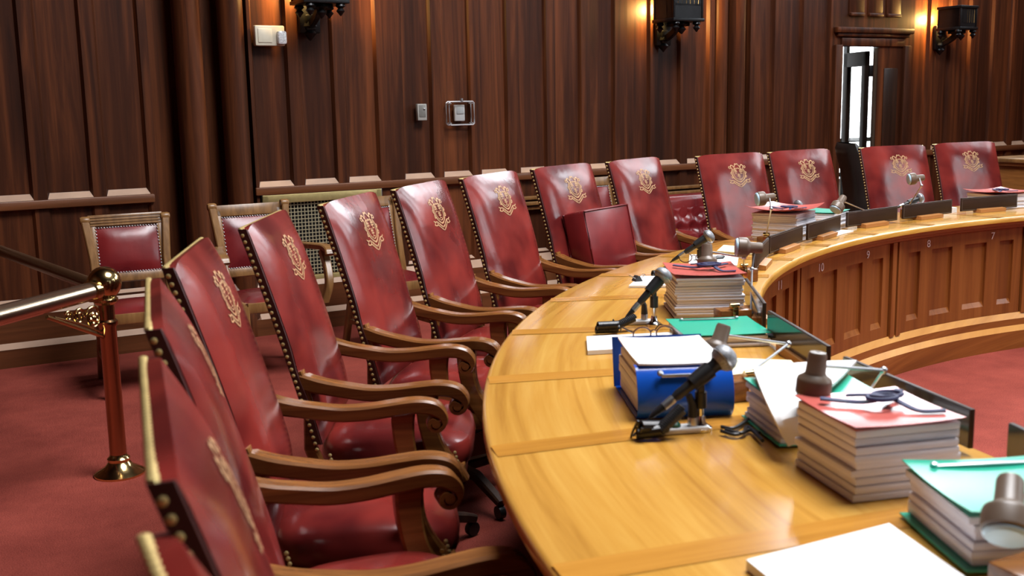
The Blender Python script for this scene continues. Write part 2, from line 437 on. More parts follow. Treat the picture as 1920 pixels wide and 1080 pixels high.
# over-door panels
ov = MB()
for k in range(3):
    x0 = 7.46 + k*.235
    ov.box((x0+.10, -.002, 2.6), (.19, .02, .9), b=.01); ov.box((x0+.10, -.014, 2.16), (.18, .03, .03), b=.008)
struct(wall_obj(ov, 'trim_%d' % ci, W_WALL)); ci += 1

# vestibule beyond the door with a bright window
ve = MB()
for a, b_ in (((7.0, 1.2, 1.3), (.05, 2.2, 2.7)), ((11.2, 1.2, 1.3), (.05, 2.2, 2.7)), ((9.1, 1.2, 2.65), (4.2, 2.2, .05)), ((9.1, 2.3, .25), (4.2, .05, .5))): ve.box(a, b_)
struct(wall_obj(ve, 'wall_hall', PLASTER))
wp = MB().box((9.1, 2.32, 1.55), (4.1, .02, 2.15)); w_ = struct(wall_obj(wp, 'window_1', DAYLIGHT))
wf = MB()
for x in (8.6, 9.35, 9.95, 10.45): wf.box((x, 2.27, 1.5), (.05, .05, 2.1))
for z in (.55, .95, 2.35): wf.box((9.1, 2.27, z), (4.1, .05, .05))
wall_obj(wf, 'window_frame', IRON, w_)
# the glazed leaf standing ajar
hx = 7.83
leafM = T(hx, .09, 0) @ RZ(radians(68))
lf = MB(); lf.M = leafM
LW = .42
lf.box((.035, 0, .93), (.07, .045, 1.84), b=.004); lf.box((LW-.035, 0, .93), (.07, .045, 1.84), b=.004)
lf.box((LW/2, 0, 1.79), (LW, .045, .13), b=.004); lf.box((LW/2, 0, .35), (LW, .045, .7), b=.004)
W_DOOR = wood('ebonised_door', [(.006, .004, .003), (.012, .007, .005), (.02, .011, .007)], (30, 30, 2), rough=.6, spec=.05)
dr = struct(wall_obj(lf, 'door_2', W_DOOR))
g = MB(); g.M = leafM; g.box((LW/2, 0, 1.2), (LW-.12, .008, 1.05)); wall_obj(g, 'pane', PANE, dr)
g = MB(); g.M = leafM; g.box((.03, -.05, 1.68), (.10, .07, .10), b=.008); g.box((.10, -.05, 1.67), (.03, .05, .03)); wall_obj(g, 'door_closer', IRON, dr)
g = MB(); g.M = leafM; g.lathe([(.006, 0), (.006, .05), (.022, .06), (.02, .085), (.004, .09)], 12, T(LW-.03, -.02, 1.0) @ RX(pi/2)); wall_obj(g, 'door_knob', BRASS, dr)

# other walls (behind and beside the camera) with the tall windows that light the room, the front pair added for fill
def side_wall(name, M, length, openings, first, zb=0):
    mb = MB(); x = 0
    for a, b_, z0, z1 in openings:
        mb.box(((x+a)/2, .1, (zb+ZC)/2), (a-x, .2, ZC-zb)); mb.box(((a+b_)/2, .1, (zb+z0)/2), (b_-a, .2, z0-zb)); mb.box(((a+b_)/2, .1, (z1+ZC)/2), (b_-a, .2, ZC-z1)); x = b_
    mb.box(((x+length)/2, .1, (zb+ZC)/2), (length-x, .2, ZC-zb))
    o = mb.build(name, W_WALL); o.matrix_world = M; struct(o)
    for k, (a, b_, z0, z1) in enumerate(openings):
        fr = MB(); w, h = b_-a, z1-z0
        for x in (a+.03, (a+b_)/2, b_-.03): fr.box((x, .1, (z0+z1)/2), (.06, .08, h))
        for z in (z0+.03, z0+h*.6, z1-.03): fr.box(((a+b_)/2, .1, z), (w, .07, .06))
        f_ = fr.build('window_%d' % (first+k), W_DARK); f_.matrix_world = M; struct(f_)
        pn = MB().box(((a+b_)/2, .1, (z0+z1)/2), (w-.06, .006, h-.06)).build('pane', PANE, f_)
        yield M @ V(((a+b_)/2, .19, (z0+z1)/2)), w, h
def frame_at(origin, xdir):          # local x along the wall, y outwards
    x = xdir.normalized(); y = V((0, 0, 1)).cross(x)
    return Matrix(((x.x, y.x, 0, origin.x), (x.y, y.y, 0, origin.y), (0, 0, 1, 0), (0, 0, 0, 1)))
def wp_(s_, w_): return WT*s_ + WN*w_
def area(loc, dirv, w, h, power, col):
    l = bpy.data.lights.new('daylight', 'AREA'); l.shape = 'RECTANGLE'; l.size = w; l.size_y = h; l.energy = power; l.color = col
    o = bpy.data.objects.new('window_daylight', l); C.objects.link(o)
    o.matrix_world = Matrix.Translation(loc) @ V(dirv).to_track_quat('-Z', 'Y').to_matrix().to_4x4()
    return o
DAY = (.86, .94, 1.0)
M_R = frame_at(wp_(S1, WD), -WN)      # right wall, running from the panelled wall towards the camera side
for loc, w, h in side_wall('wall_right', M_R, 14.2, [(.9, 2.2, 3.3, 5.3), (2.9, 4.2, 3.3, 5.3), (6.9, 8.5, 2.9, 5.3), (9.1, 10.9, 2.6, 5.3)], 2):
    area(loc, -WT - V((0, 0, .2)), w, h, 115 if w < 1.5 else (120 if w < 1.7 else 200), DAY)
M_B = WALLM @ T(S0, .0, 0)            # tall windows above the panelling of the back wall
for loc, w, h in side_wall('wall_upper', M_B, S1-S0, [(10.7, 12.1, 3.0, 4.9), (12.4, 13.8, 3.0, 4.9)], 6, ZB-.02):
    area(loc, -WN - V((0, 0, .45)), w, h, 240, DAY)
M_F = frame_at(wp_(S1, WD-14.2), -WT)
for loc, w, h in side_wall('wall_front', M_F, 14.2, [(2.0, 3.8, 1.5, 5.2), (5.4, 7.2, 1.5, 5.2)], 8):
    area(loc, WN - V((0, 0, .12)), w, h, 18, DAY)  # unseen front windows, added as weak fill light
lay = MB()
for k in range(5): lay.box((SKX-SKW/2+SKW*k/4, SKY, ZC+.04), (.06, SKW, .08)); lay.box((SKX, SKY-SKW/2+SKW*k/4, ZC+.04), (SKW, .06, .08))
lw_ = struct(wall_obj(lay, 'window_10', W_DARK))
wall_obj(MB().box((SKX, SKY, ZC+.04), (SKW, SKW, .008)), 'pane', PANE, lw_)
area(WALLM @ V((SKX, SKY, ZC+.14)), V((0, 0, -1)), SKW, SKW, 1450, (.98, .98, 1.0))  # added light over an unseen ceiling opening, brightens upward faces
M_L = frame_at(wp_(S0, WD-14.2), WN)
list(side_wall('wall_left', M_L, 14.2, [], 20))

# ------------------------------------------------------------------ the curved table
TC = V((3.93, 2.5, 0)); ZT = .77
def rin(th): return 3.125 + .0075*th + 1.2e-5*th*th
def rout(th): return 4.005 + (.5*((th-46)/34)**1.5 if th > 46 else 0)
def PT(th, r, z=0):
    a = radians(th); return V((TC.x - r*cos(a), TC.y + r*sin(a), z))
def th_of(p): return degrees(atan2(p.y-TC.y, TC.x-p.x))
TH0, TH1 = -46, 97
def ring(mb, sec, th0=TH0, th1=TH1, step=1.5, base=rin, caps=True):
    """sweep a (radial offset, height) section round the table"""
    n = max(2, int((th1-th0)/step)+1); L = len(sec)
    def fn(i, j):
        th = th0+(th1-th0)*i/(n-1); d, z = sec[j]
        r = d(th) if callable(d) else base(th)+d
        return tuple(PT(th, r, z))
    def uv(i, j):
        th = th0+(th1-th0)*i/(n-1); d, z = sec[j]
        r = d(th) if callable(d) else base(th)+d
        return (radians(th)*3.6, r - z)
    k = len(mb.v); mb.grid(fn, n, L, cv=True, uvf=uv)
    if caps: mb.f += [tuple(k+j for j in range(L)), tuple(k+(n-1)*L+j for j in range(L))[::-1]]
table = thing('committee_table', 'long curved golden oak committee table with panelled front', 'table')
sec = [(.012, .734), (.0, .742), (.0, .760), (.004, .767), (.012, ZT)]
for q in (.25, .5, .75): sec.append(((lambda th, q=q: rin(th)+q*(rout(th)-rin(th))), ZT))
sec += [((lambda th: rout(th)-.012), ZT), ((lambda th: rout(th)-.003), .766), ((lambda th: rout(th)), .758), ((lambda th: rout(th)), .744), ((lambda th: rout(th)-.010), .736)]
tb = MB(); ring(tb, sec); tb.build('tabletop', W_TOP, table, ang=50)
# crossbands between the seats: (angle at the outer edge, direction of the joint)
for thc, dirn in ((-32, 40), (-23.2, 30), (-14.6, 18.6), (-6.2, 18.4), (1.9, 10.4), (10.1, 4.1), (18.0, 5.5), (26.4, -10), (35, -20), (43.7, -30), (52.4, -40), (61, -50), (69.7, -58), (78.4, -68)):
    o0 = PT(thc, rout(thc)-.006); a = radians(dirn); d = V((cos(a), sin(a), 0)); n_ = V((-d.y, d.x, 0))
    L_ = 0
    while L_ < 1.3:
        p = o0 + d*L_
        if hypot(p.x-TC.x, p.y-TC.y) < rin(th_of(p)) + .012: break
        L_ += .004
    mb = MB(); vs = []; uvs = []
    N = 14
    for i in range(N):
        for s_ in (-.037, .037):
            p = o0 + d*(L_*i/(N-1)) + n_*s_
            r = hypot(p.x-TC.x, p.y-TC.y); t_ = th_of(p)
            r2 = max(min(r, rout(t_)-.006), rin(t_)+.006)
            p = PT(t_, r2); vs.append((p.x, p.y, ZT+.0012)); uvs.append((L_*i/(N-1)+thc, s_*1.0))
    mb.add(vs, [(2*i, 2*i+1, 2*i+3, 2*i+2) for i in range(N-1)], uvs=uvs)
    mb.add([(x, y, ZT-.004) for x, y, z in vs], [(2*i, 2*i+1, 2*i+3, 2*i+2) for i in range(N-1)], uvs=uvs)
    mb.build('crossband', W_BAND, table, flat=True)
mb = MB(); ring(mb, [(.012, .7355), (.014, .722), (.030, .716), (.034, .704), (.05, .698), (.12, .698), (.12, .7355)]); mb.build('cornice', W_FRONTH, table, ang=25)
mb = MB(); ring(mb, [(.052, .202), (.030, .170), (.030, .132), (.006, .104), (.006, 0), (.12, 0), (.12, .202)]); mb.build('plinth', W_FRONTH, table, ang=25)
W_LEDGE = wood('lit_plinth_ledge', [(.38, .16, .035), (.50, .23, .055), (.60, .30, .08)], (1.2, 30, 30), rough=.3, coord='UV', bump=.03)  # paler copy of the moulding wood, light on the slopes coloured in
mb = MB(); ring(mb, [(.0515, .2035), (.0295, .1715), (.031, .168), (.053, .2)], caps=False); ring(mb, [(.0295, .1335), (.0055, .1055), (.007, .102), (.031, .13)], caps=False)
mb.build('plinth_ledge', W_LEDGE, table, flat=True)['label'] = 'sloping ledges of the plinth, coloured paler as if lit'
def cbox(mb, t0, t1, d0, d1, z0, z1): ring(mb, [(d0, z0), (d1, z0), (d1, z1), (d0, z1)], t0, t1, 1.1)
BAY = 17.4
for k in range(-5, 2):
    t0 = 58.4 + BAY*k
    fr = MB(); hw = .80
    cbox(fr, t0+.9, t0+BAY-.9, .055, .085, .630, .700); cbox(fr, t0+.9, t0+BAY-.9, .055, .085, .200, .262)
    for q in range(5):
        tc = t0 + BAY*q/4
        a, b_ = tc-hw, tc+hw
        if q == 0: a = t0+.9; b_ = t0+1.9
        if q == 4: a = t0+BAY-1.9; b_ = t0+BAY-.9
        cbox(fr, a, b_, .055, .085, .262, .630)
    f_ = fr.build('front_frame', W_FRONT, table, flat=True)
    for q in range(4):
        a = t0+BAY*q/4+(1.9 if q == 0 else hw); b_ = t0+BAY*(q+1)/4-(1.9 if q == 3 else hw)
        pn = MB(); cbox(pn, a, b_, .071, .09, .262, .630)
        ring(pn, [(.0555, .258), (.072, .290), (.072, .258)], a, b_, 1.1)
        pn.build('front_panel', W_FRONT, f_, flat=True)
    pl = MB(); cbox(pl, t0-.75, t0-.15, .040, .09, .2, .70); cbox(pl, t0+.15, t0+.75, .040, .09, .2, .70); cbox(pl, t0-.9, t0+.9, .07, .09, .2, .70)
    pl.build('front_pilaster', W_FRONT, table, flat=True)
NUMBER = plain('silver_numerals', (.72, .70, .66), .35, var=.05)
def text_mesh(txt, size, mat, name, parent, M, ext=.0015):
    cu = bpy.data.curves.new('t', 'FONT'); cu.body = txt; cu.size = size; cu.extrude = ext; cu.align_x = 'CENTER'; cu.align_y = 'CENTER'
    to = bpy.data.objects.new('t', cu); C.objects.link(to)
    bpy.context.view_layer.update()
    me = bpy.data.meshes.new_from_object(to.evaluated_get(bpy.context.evaluated_depsgraph_get()))
    bpy.data.objects.remove(to); bpy.data.curves.remove(cu)
    me.materials.clear(); me.materials.append(mat); me.name = name
    o = bpy.data.objects.new(name, me); C.objects.link(o); o.parent = parent; o.matrix_local = M
    return o
for n_, th in (('7', 71.3), ('8', 63.0), ('9', 54.0), ('10', 45.7), ('11', 36.6), ('12', 28.3)):
    p = PT(th, rin(th)+.0525, .662); a = radians(th); out = V((-cos(a), sin(a), 0)); x = V((out.y, -out.x, 0)); zz = -out
    M = Matrix(((x.x, 0, zz.x, p.x), (x.y, 0, zz.y, p.y), (0, 1, 0, p.z), (0, 0, 0, 1)))
    text_mesh(n_, .056, NUMBER, 'seat_number', table, M)
# knee-space panel and bearers on the seat side
mb = MB(); ring(mb, [(.121, 0), (.135, 0), (.135, .7355), (.121, .7355)]); mb.build('modesty_board', W_DARK, table, flat=True)
mb = MB(); ring(mb, [((lambda th: rout(th)-.05), .69), ((lambda th: rout(th)-.03), .69), ((lambda th: rout(th)-.03), .7365), ((lambda th: rout(th)-.05), .7365)]); mb.build('edge_rail', W_DARK, table, flat=True)
for k in range(-4, 3):
    th = 58.4 + BAY*k; p, q = PT(th, rin(th)+.135, .365), PT(th, rout(th)-.12, .365)
    MB().bar(p, q, .04, .735).build('bearer', W_DARK, table, flat=True)

# ------------------------------------------------------------------ high-backed chairs
BW = .265                     # half width of the back
def db(z): h = 1.117 - z; return .33*h - .07*h*h
def back_front(a, z):         # forward offset of the front face; a in -1..1
    v = (z-.49)/(1.117-.49)
    edge = max(0, 1-abs(a)**5) * max(0, 1-abs(2*v-1)**7)
    return db(z) + .028 + .036*edge - .010*math.exp(-((abs(a)-.92)/.10)**2 - ((z-.70)/.05)**2)
OX = -.40                     # chair origin sits under the seat centre
def make_chair():
    root = thing('crested_armchair', 'high-backed oxblood leather chair', 'chair')
    # backrest
    b = MB(); NU, NV = 19, 24
    def zrow(j): return .485 + (1.117-.485)*(j/(NV-1))
    def front(i, j):
        a = -1 + 2*i/(NU-1); z = zrow(j); vv = j/(NV-1); z2 = z + .011*max(0, (vv-.90)/.10)**2*(1-abs(a)**10) - (.004*(abs(a)**8) if j == NV-1 else 0)
        return (OX + back_front(a, z), a*BW*(1-.02*(1-abs(a))), z2)
    b.grid(front, NU, NV, flip=True)
    cs = MB()
    bk = b
    def rear(i, j):
        a = -1 + 2*i/(NU-1); z = zrow(j); return (OX + db(z), a*BW, z)
    bk.grid(rear, NU, NV)
    for j, fl_ in ((NV-1, 0), (0, 1)):     # top and bottom
        vs = [front(i, j) for i in range(NU)] + [rear(i, j) for i in range(NU)]
        bk.add(vs, [(i, i+1, NU+i+1, NU+i) for i in range(NU-1)])
    back = bk.build('backrest', LEATHER, root, ang=50)
    for s_ in (-1, 1):
        sd = MB(); vs = []
        for j in range(NV):
            z = zrow(j); vs += [(OX+db(z)-.0005, s_*BW, z), (OX+db(z)-.0005, s_*(BW+.004), z), (OX+back_front(s_, z)-.004, s_*(BW+.004), z), (OX+back_front(s_, z)-.002, s_*BW, z)]
        sd.add(vs, [(4*j+k, 4*j+(k+1) % 4, 4*j+4+(k+1) % 4, 4*j+4+k) for j in range(NV-1) for k in range(4)] + [(0, 1, 2, 3), tuple(4*(NV-1)+k for k in (3, 2, 1, 0))])
        sd.build('shaded_side', LEATHERSIDE, back)['label'] = 'side of the back, coloured darker as if shaded'
    # rows of brass nails along the back edges, small clusters at the arms and seat corners
    def nail(mb, c, nrm, r=.0062):
        mb.lathe([(r, -.001), (r*.8, r*.42), (r*.35, r*.62)], 7, aim(c, V(c)+V(nrm)))
    for s_ in (-1, 1):
        nb = MB(); z = .47
        while z < 1.114:
            nail(nb, (OX+db(z)+.007, s_*(BW+.004), z), (0, s_, 0)); z += .0185
        nb.build('nail_row', BRASSNAIL, back)
        nc = MB()
        for q in range(3):
            zz = .700+.011*q; nail(nc, (OX+back_front(s_, zz)-.001, s_*(BW-.012), zz), (1, 0, .2), .006)
        nc.build('nail_cluster', BRASSNAIL, back)
    nb = MB()
    for k in range(38): nail(nb, (OX+.006, -BW+.004+k*(2*BW-.008)/37, 1.117), (0, 0, 1), .0072)
    nb.build('nail_row', BRASSNAIL, back)
    # stamped crest
    em = MB()
    def put(x, y):                     # crest coordinates: x -1..1, y 0..2, to the leather
        yy = x*.086; zz = .930 + y*.069
        return (OX + back_front(yy/BW, zz) + .0016, yy, zz)
    def stroke(pts, w, n=None):
        pts = [V((p[0], p[1], 0)) for p in pts]
        if len(pts) > 2: pts = spline(pts, n or 5*len(pts))
        vs = []
        for i, p in enumerate(pts):
            t = (pts[min(i+1, len(pts)-1)] - pts[max(i-1, 0)]).normalized(); nn = V((-t.y, t.x, 0))*w
            vs += [put(*(p+nn).xy), put(*(p-nn).xy)]
        em.add(vs, [(2*i, 2*i+1, 2*i+3, 2*i+2) for i in range(len(pts)-1)])
    for s_ in (-1, 1):
        q = lambda L: [(-s_*x, y) for x, y in L]      # mirrored halves
        stroke(q([(0, .42), (.22, .52), (.46, .72), (.60, 1.0), (.60, 1.3), (.50, 1.55), (.62, 1.72)]), .045)
        stroke(q([(0, .60), (.2, .68), (.36, .82), (.46, 1.05), (.46, 1.32), (.38, 1.52)]), .026)
        stroke(q([(.62, 1.72), (.74, 1.78), (.78, 1.66), (.68, 1.60), (.60, 1.66)]), .03)
        stroke(q([(.62, 1.72), (.5, 1.88), (.36, 1.82), (.30, 1.70), (.18, 1.84), (.10, 1.98), (0, 1.92)]), .04)
        stroke(q([(.38, 1.52), (.22, 1.62), (.1, 1.56), (0, 1.64)]), .03)
        stroke(q([(.60, 1.0), (.70, .92), (.66, .80), (.56, .84)]), .028)
        stroke(q([(.68, 1.3), (.74, 1.22), (.68, 1.12), (.62, 1.16)]), .025)
        # ribbon
        stroke(q([(0, .20), (.2, .30), (.42, .46), (.62, .58), (.8, .58), (1.0, .66)]), .032)
        stroke(q([(0, .0), (.2, .10), (.42, .26), (.60, .38), (.76, .36), (.98, .42)]), .032)
        stroke(q([(1.0, .66), (.86, .54), (.98, .42)]), .026)
        stroke(q([(.62, .58), (.60, .38)]), .03)
        for k in range(5): stroke(q([(.10+.11*k, .20+.07*k), (.12+.11*k, .12+.075*k)]), .022)
    for cx, cy in ((-.24, 1.28), (.24, 1.28), (0, .88)):   # three vines
        stroke([(cx, cy-.14), (cx, cy+.2)], .022)
        for dx, dy in ((-.09, .02), (.09, .02), (-.08, .14), (.08, .14), (0, .22)):
            stroke([(cx+dx-.04, cy+dy-.03), (cx+dx, cy+dy+.04), (cx+dx+.04, cy+dy-.03)], .026, 5)
        stroke([(cx-.13, cy-.14), (cx+.13, cy-.14)], .018)
    em.build('crest', GOLD, back, flat=True)['label'] = 'gold-tooled crest with shield, vines and ribbon'
    # seat cushion
    s = MB(); n = 40
    def sup(k, e=3.4):
        a = 2*pi*k/n; c, d = cos(a), sin(a)
        return (abs(c)**(2/e)*(1 if c > 0 else -1), abs(d)**(2/e)*(1 if d > 0 else -1))
    rows = [(.94, .372), (1.0, .395), (1.01, .425), (.985, .452), (.93, .472), (.82, .488), (.62, .500), (.36, .506), (.0001, .508)]
    cx, hx_, hy_ = OX+.405, .232, .272
    s.grid(lambda i, j: (cx+hx_*sup(i)[0]*rows[j][0], hy_*(.96+.05*sup(i)[0])*sup(i)[1]*rows[j][0], rows[j][1] - (.016*max(0, sup(i)[0])**3 if 3 < j else 0)), n, len(rows), cu=True)
    s.f.append(tuple(i*len(rows) for i in range(n)))
    s.build('seat', LEATHER, root, ang=60)
    fr = MB()
    for y in (-.245, .245): fr.box((OX+.40, y, .372), (.42, .035, .06), b=.006)
    fr.box((OX+.60, 0, .372), (.035, .47, .06), b=.006); fr.box((OX+.20, 0, .372), (.035, .47, .06), b=.006)
    sf_ = fr.build('seat_frame', W_CHAIR, root)
    for s_ in (-1, 1):
        for x_, y_, nx in ((.228, .268, 0), (.592, .262, .35)):
            nc = MB()
            for q in range(3): nail(nc, (OX+x_+.003*q, s_*y_, .452-.013*q), (nx, s_, .25), .0058)
            nc.build('nail_cluster', BRASSNAIL, sf_)
    # rear uprights carry the back down to the seat
    for s_ in (-1, 1):
        st = MB(); st.sweep([(OX+db(.70)+.017, s_*.247, .70), (OX+db(.58)+.017, s_*.247, .58), (OX+.170, s_*.247, .47), (OX+.215, s_*.245, .345)], rsec(.034, .036, .005), side=(0, 1, 0))
        st.build('upright', W_CHAIR, root)
    # arms with scrolled ends, and their curved posts
    path = [(.145, .672), (.20, .656), (.27, .642), (.345, .630), (.42, .630), (.49, .637), (.55, .6415), (.595, .634), (.622, .612), (.626, .588), (.611, .572), (.592, .574), (.584, .590), (.594, .602), (.604, .596)]
    pp = spline([(OX+x, 0, z) for x, z in path], 64)
    for s_ in (-1, 1):
        ar = MB()
        def sc_(t):
            if t < .10: return (1, 1.25-2.5*t)
            if t > .52: return (1, max(.28, 1-1.05*(t-.52)/.2*1.0) if t < .66 else .34)
            return (1, 1)
        ar.sweep([p+V((0, s_*.241, 0)) for p in pp], rsec(.052, .040, .006), side=(0, 1, 0), scale=sc_)
        ar.lathe([(.012, -.027), (.012, .027)], 12, T(OX+.603, s_*.241, .591) @ RX(pi/2))
        arm = ar.build('armrest', W_CHAIR, root, ang=30)
        po = MB()
        pq = spline([(OX+.515, 0, .628), (OX+.513, 0, .585), (OX+.517, 0, .53), (OX+.530, 0, .475), (OX+.556, 0, .425), (OX+.585, 0, .385), (OX+.60, 0, .355)], 22)
        po.sweep([p+V((0, s_*.243, 0)) for p in pq], rsec(.042, .058, .006), side=(0, 1, 0), scale=lambda t: (1, 1.15-.5*t if t < .4 else .95+.35*(t-.4)))
        po.build('arm_post', W_CHAIR, root, ang=30)
    ba = MB(); ba.lathe([(.11, .348), (.11, .33), (.035, .32), (.030, .14), (.05, .11), (.05, .07), (.02, .065)], 18, T(OX+.40, 0, 0)); ba.build('pedestal', IRON, root)
    for k in range(4):
        a = radians(45+90*k); d = V((cos(a), sin(a), 0))
        lg = MB(); lg.sweep([V((OX+.40, 0, .11))+d*.03, V((OX+.40, 0, .115))+d*.14, V((OX+.40, 0, .075))+d*.27, V((OX+.40, 0, .06))+d*.31], rsec(.045, .04, .008), scale=lambda t: 1-.3*t)
        l_ = lg.build('leg', W_DARK, root)
        ca = MB(); c = V((OX+.40, 0, 0))+d*.30; ca.lathe([(.024, -.012), (.026, 0), (.024, .012)], 14, T(c.x, c.y, .0265) @ RZ(a) @ RX(pi/2)); ca.build('caster', BLACK, l_)
    return root
CH = [(0, -.185, .575, 26), (1, -.424, 1.194, 19.3), (2, -.652, 1.895, 18.1), (3, -.785, 2.568, 7.3), (4, -.765, 3.30, -.5), (5, -.609, 3.99, -12.5), (6, -.397, 4.60, -18.4),
      (7, -.113, 5.18, -27.4), (8, .262, 5.76, -36.8), (9, .698, 6.27, -39.0), (10, 1.329, 6.647, -57.8), (11, 1.835, 6.957, -58.6), (12, 2.547, 7.289, -68.6), (13, 3.158, 7.613, -68.9)]
CLAB = {0: 'red crested chair almost hidden before the nearest one, only its brass-studded top corner showing', 1: 'nearest red crested chair, seen edge-on with its brass-studded side toward the viewer',
 2: 'red crested chair whose brass-studded top is level with the railing ball', 3: 'red crested chair with gold-studded top edge beside the reeded oak side chair',
 4: 'red crested chair overlapping the plain oak armchair beside the wall grille', 5: 'red crested chair standing in front of the square-mesh wall grille',
 6: 'red crested chair below the small grey thermostat', 7: 'red crested chair standing just past the clear thermostat guard',
 8: 'red crested chair with a loose box cushion propped on its seat', 9: 'red crested chair between the box-cushion chair and the button-tufted armchair',
 10: 'red crested chair just past the tufted armchair, far microphone before its arm', 11: 'red crested chair behind the flared red paper stack, beside the black leather chair',
 12: 'red crested chair past the black leather chair, upright desk lamp before it', 13: 'red crested chair beside the panelled oak stand, red folder before it'}
proto = make_chair()
for i, x, y, a in CH:
    o = proto if i == 0 else copy_tree(proto)
    a = radians(a); o.location = (x+.40*cos(a), y+.40*sin(a), 0); o.rotation_euler = (0, 0, a)
    tag(o, CLAB[i], 'chair', 'high-backed crested chairs round the table')
def chair_frame(i):
    _, x, y, a = CH[i]; a = radians(a); return Matrix.Translation((x+.40*cos(a), y+.40*sin(a), 0)) @ RZ(a)
# loose cushion standing on the ninth chair
cu = thing('box_cushion', 'maroon piped box cushion standing upright on a crested chair seat', 'cushion')
cu.matrix_world = chair_frame(8) @ T(-.10, .022, .512) @ RY(radians(-13))
q = MB(); q.box((0, 0, .20), (.13, .44, .40), b=.018); q.build('cushion_body', LEATHER2, cu)
pi_ = MB()
for x in (-.066, .066):
    loop = [(x, y*.212, .20+z*.192) for y, z in ((-1, -1), (-1, 0), (-1, 1), (0, 1), (1, 1), (1, 0), (1, -1), (0, -1))]
    pi_.tube(loop, .0045, 8, closed=True)
pi_.build('piping', LEATHER2, cu)

# ------------------------------------------------------------------ chairs by the wall
WDIR = atan2(-WN.y, -WN.x)
def side_chair(label, loc, rz, w=.40, top=.88, arms=False, reeded=True, group='oak chairs along the panelled wall'):
    r = thing('wall_chair', label, 'chair', loc, rz, group)
    hw = w/2
    for s_ in (-1, 1):
        st = MB(); st.sweep([(-.30, s_*(hw-.02), 0), (-.215, s_*(hw-.02), .25), (-.19, s_*(hw-.02), .45), (-.235, s_*(hw-.02), .66), (-.30, s_*hw-.0, top-.02)], rsec(.04, .036, .005), side=(0, 1, 0))
        u = st.build('upright', W_OAK, r)
        kn = MB(); kn.lathe([(.018, -.024), (.022, -.014), (.022, .014), (.018, .024)], 14, T(-.305, s_*hw, top-.008) @ RX(pi/2)); kn.build('finial', W_OAK, u)
        fl_ = MB(); fl_.sweep([(.215, s_*(hw-.005), 0), (.21, s_*(hw-.005), .25), (.20, s_*(hw-.005), .42)], rsec(.045, .045, .006), side=(0, 1, 0)); fl_.build('leg', W_OAK, r)
    bm_ = Matrix.Translation((-.272, 0, .715)) @ RY(radians(-16))
    bf = MB(); h = top-.56
    bf.box((0, 0, h/2-.005), (.03, w-.03, .065), bm_, .004); bf.box((0, 0, -h/2), (.03, w-.03, .05), bm_, .004)
    if reeded:
        for k in range(4): bf.box((.016, 0, h/2-.03+.015*k), (.006, w-.05, .007), bm_)
    for s_ in (-1, 1): bf.box((0, s_*(hw-.035), 0), (.03, .03, h), bm_, .004)
    bf.build('back_frame', W_OAK, r)
    bp = MB(); pw_, ph_ = w-.10, h-.07
    bp.grid(lambda i, j: tuple(bm_ @ V((.012+.022*(1-abs(-1+2*i/10)**4)*(1-abs(-1+2*j/8)**4), (-1+2*i/10)*pw_/2, (-1+2*j/8)*ph_/2-.01))), 11, 9)
    pad = bp.build('back_pad', LEATHER2, r, ang=60)
    nl = MB()
    per = [(-pw_/2+pw_*k/22, s_*ph_/2-.01) for k in range(23) for s_ in (-1, 1)] + [(s_*pw_/2, -ph_/2-.01+ph_*k/14) for k in range(1, 14) for s_ in (-1, 1)]
    for y, z in per: nl.lathe([(.0055, 0), (.004, .003), (.0015, .0045)], 6, bm_ @ T(.015, y, z) @ RY(pi/2))
    nl.build('nail_trim', STEEL, pad)
    se = MB()
    for s_ in (-1, 1): se.box((.01, s_*(hw-.012), .41), (.40, .03, .055), b=.005)
    se.box((.205, 0, .41), (.03, w-.04, .055), b=.005); se.box((-.19, 0, .41), (.03, w-.06, .055), b=.005)
    for s_ in (-1, 1): MB().box((.01, s_*(hw-.012), .16), (.42, .02, .025)).build('stretcher', W_OAK, r)
    se.build('seat_frame', W_OAK, r)
    sp = MB(); sp.grid(lambda i, j: (.01+(-1+2*i/10)*.205, (-1+2*j/10)*(hw-.012), .437+.03*(1-abs(-1+2*i/10)**4)*(1-abs(-1+2*j/10)**4)), 11, 11); sp.build('seat', LEATHER2, r, ang=60)
    if arms:
        for s_ in (-1, 1):
            am = MB(); am.sweep(spline([(-.24, s_*(hw-.01), .68), (-.05, s_*(hw+.045), .685), (.10, s_*(hw+.075), .69), (.17, s_*(hw+.08), .68), (.19, s_*(hw+.08), .655)], 20), rsec(.055, .032, .006)); am.build('armrest', W_OAK, r)
            po = MB(); po.sweep(spline([(.10, s_*(hw+.07), .67), (.15, s_*(hw+.072), .60), (.205, s_*(hw+.06), .50), (.20, s_*(hw+.03), .40)], 14), rsec(.04, .05, .006), side=(0, 1, 0)); po.build('arm_post', W_OAK, r)
    return r
def place_at_back(px0, px1, ztop, **k):
    a, b_ = at(px0[0], px0[1], ztop), at(px1[0], px1[1], ztop); return (a+b_)/2, (b_-a).length
WF = radians(-42)
def wchair(label, mid, rz, **k):
    d = V((cos(rz), sin(rz), 0)); loc = V((mid.x, mid.y, 0)) + d*.30
    return side_chair(label, loc, rz, **k)
mid, w_ = place_at_back((170, 412), (298, 402), .88)
wchair('reeded oak side chair with red nail-studded back, behind the brass rail', mid, radians(-62), w=.42, top=.88)
mid, w_ = place_at_back((410, 384), (522, 379), .92)
wchair('plain oak armchair with wide top rail beside the wall grille', mid, radians(-60), w=.42, top=.92, arms=True, reeded=False)
mid = at(712, 372, .90); wchair('dark red wall chair glimpsed past the wall grille, between crested chairs', mid+V((-.10, .12, 0)), radians(-55), w=.40, top=.88, reeded=False)
mid = at(1120, 335, .90); wchair('dark red wall chair glimpsed beside the tufted armchair', mid+V((-.05, .0, 0)), radians(-55), w=.42, top=.90, reeded=False)

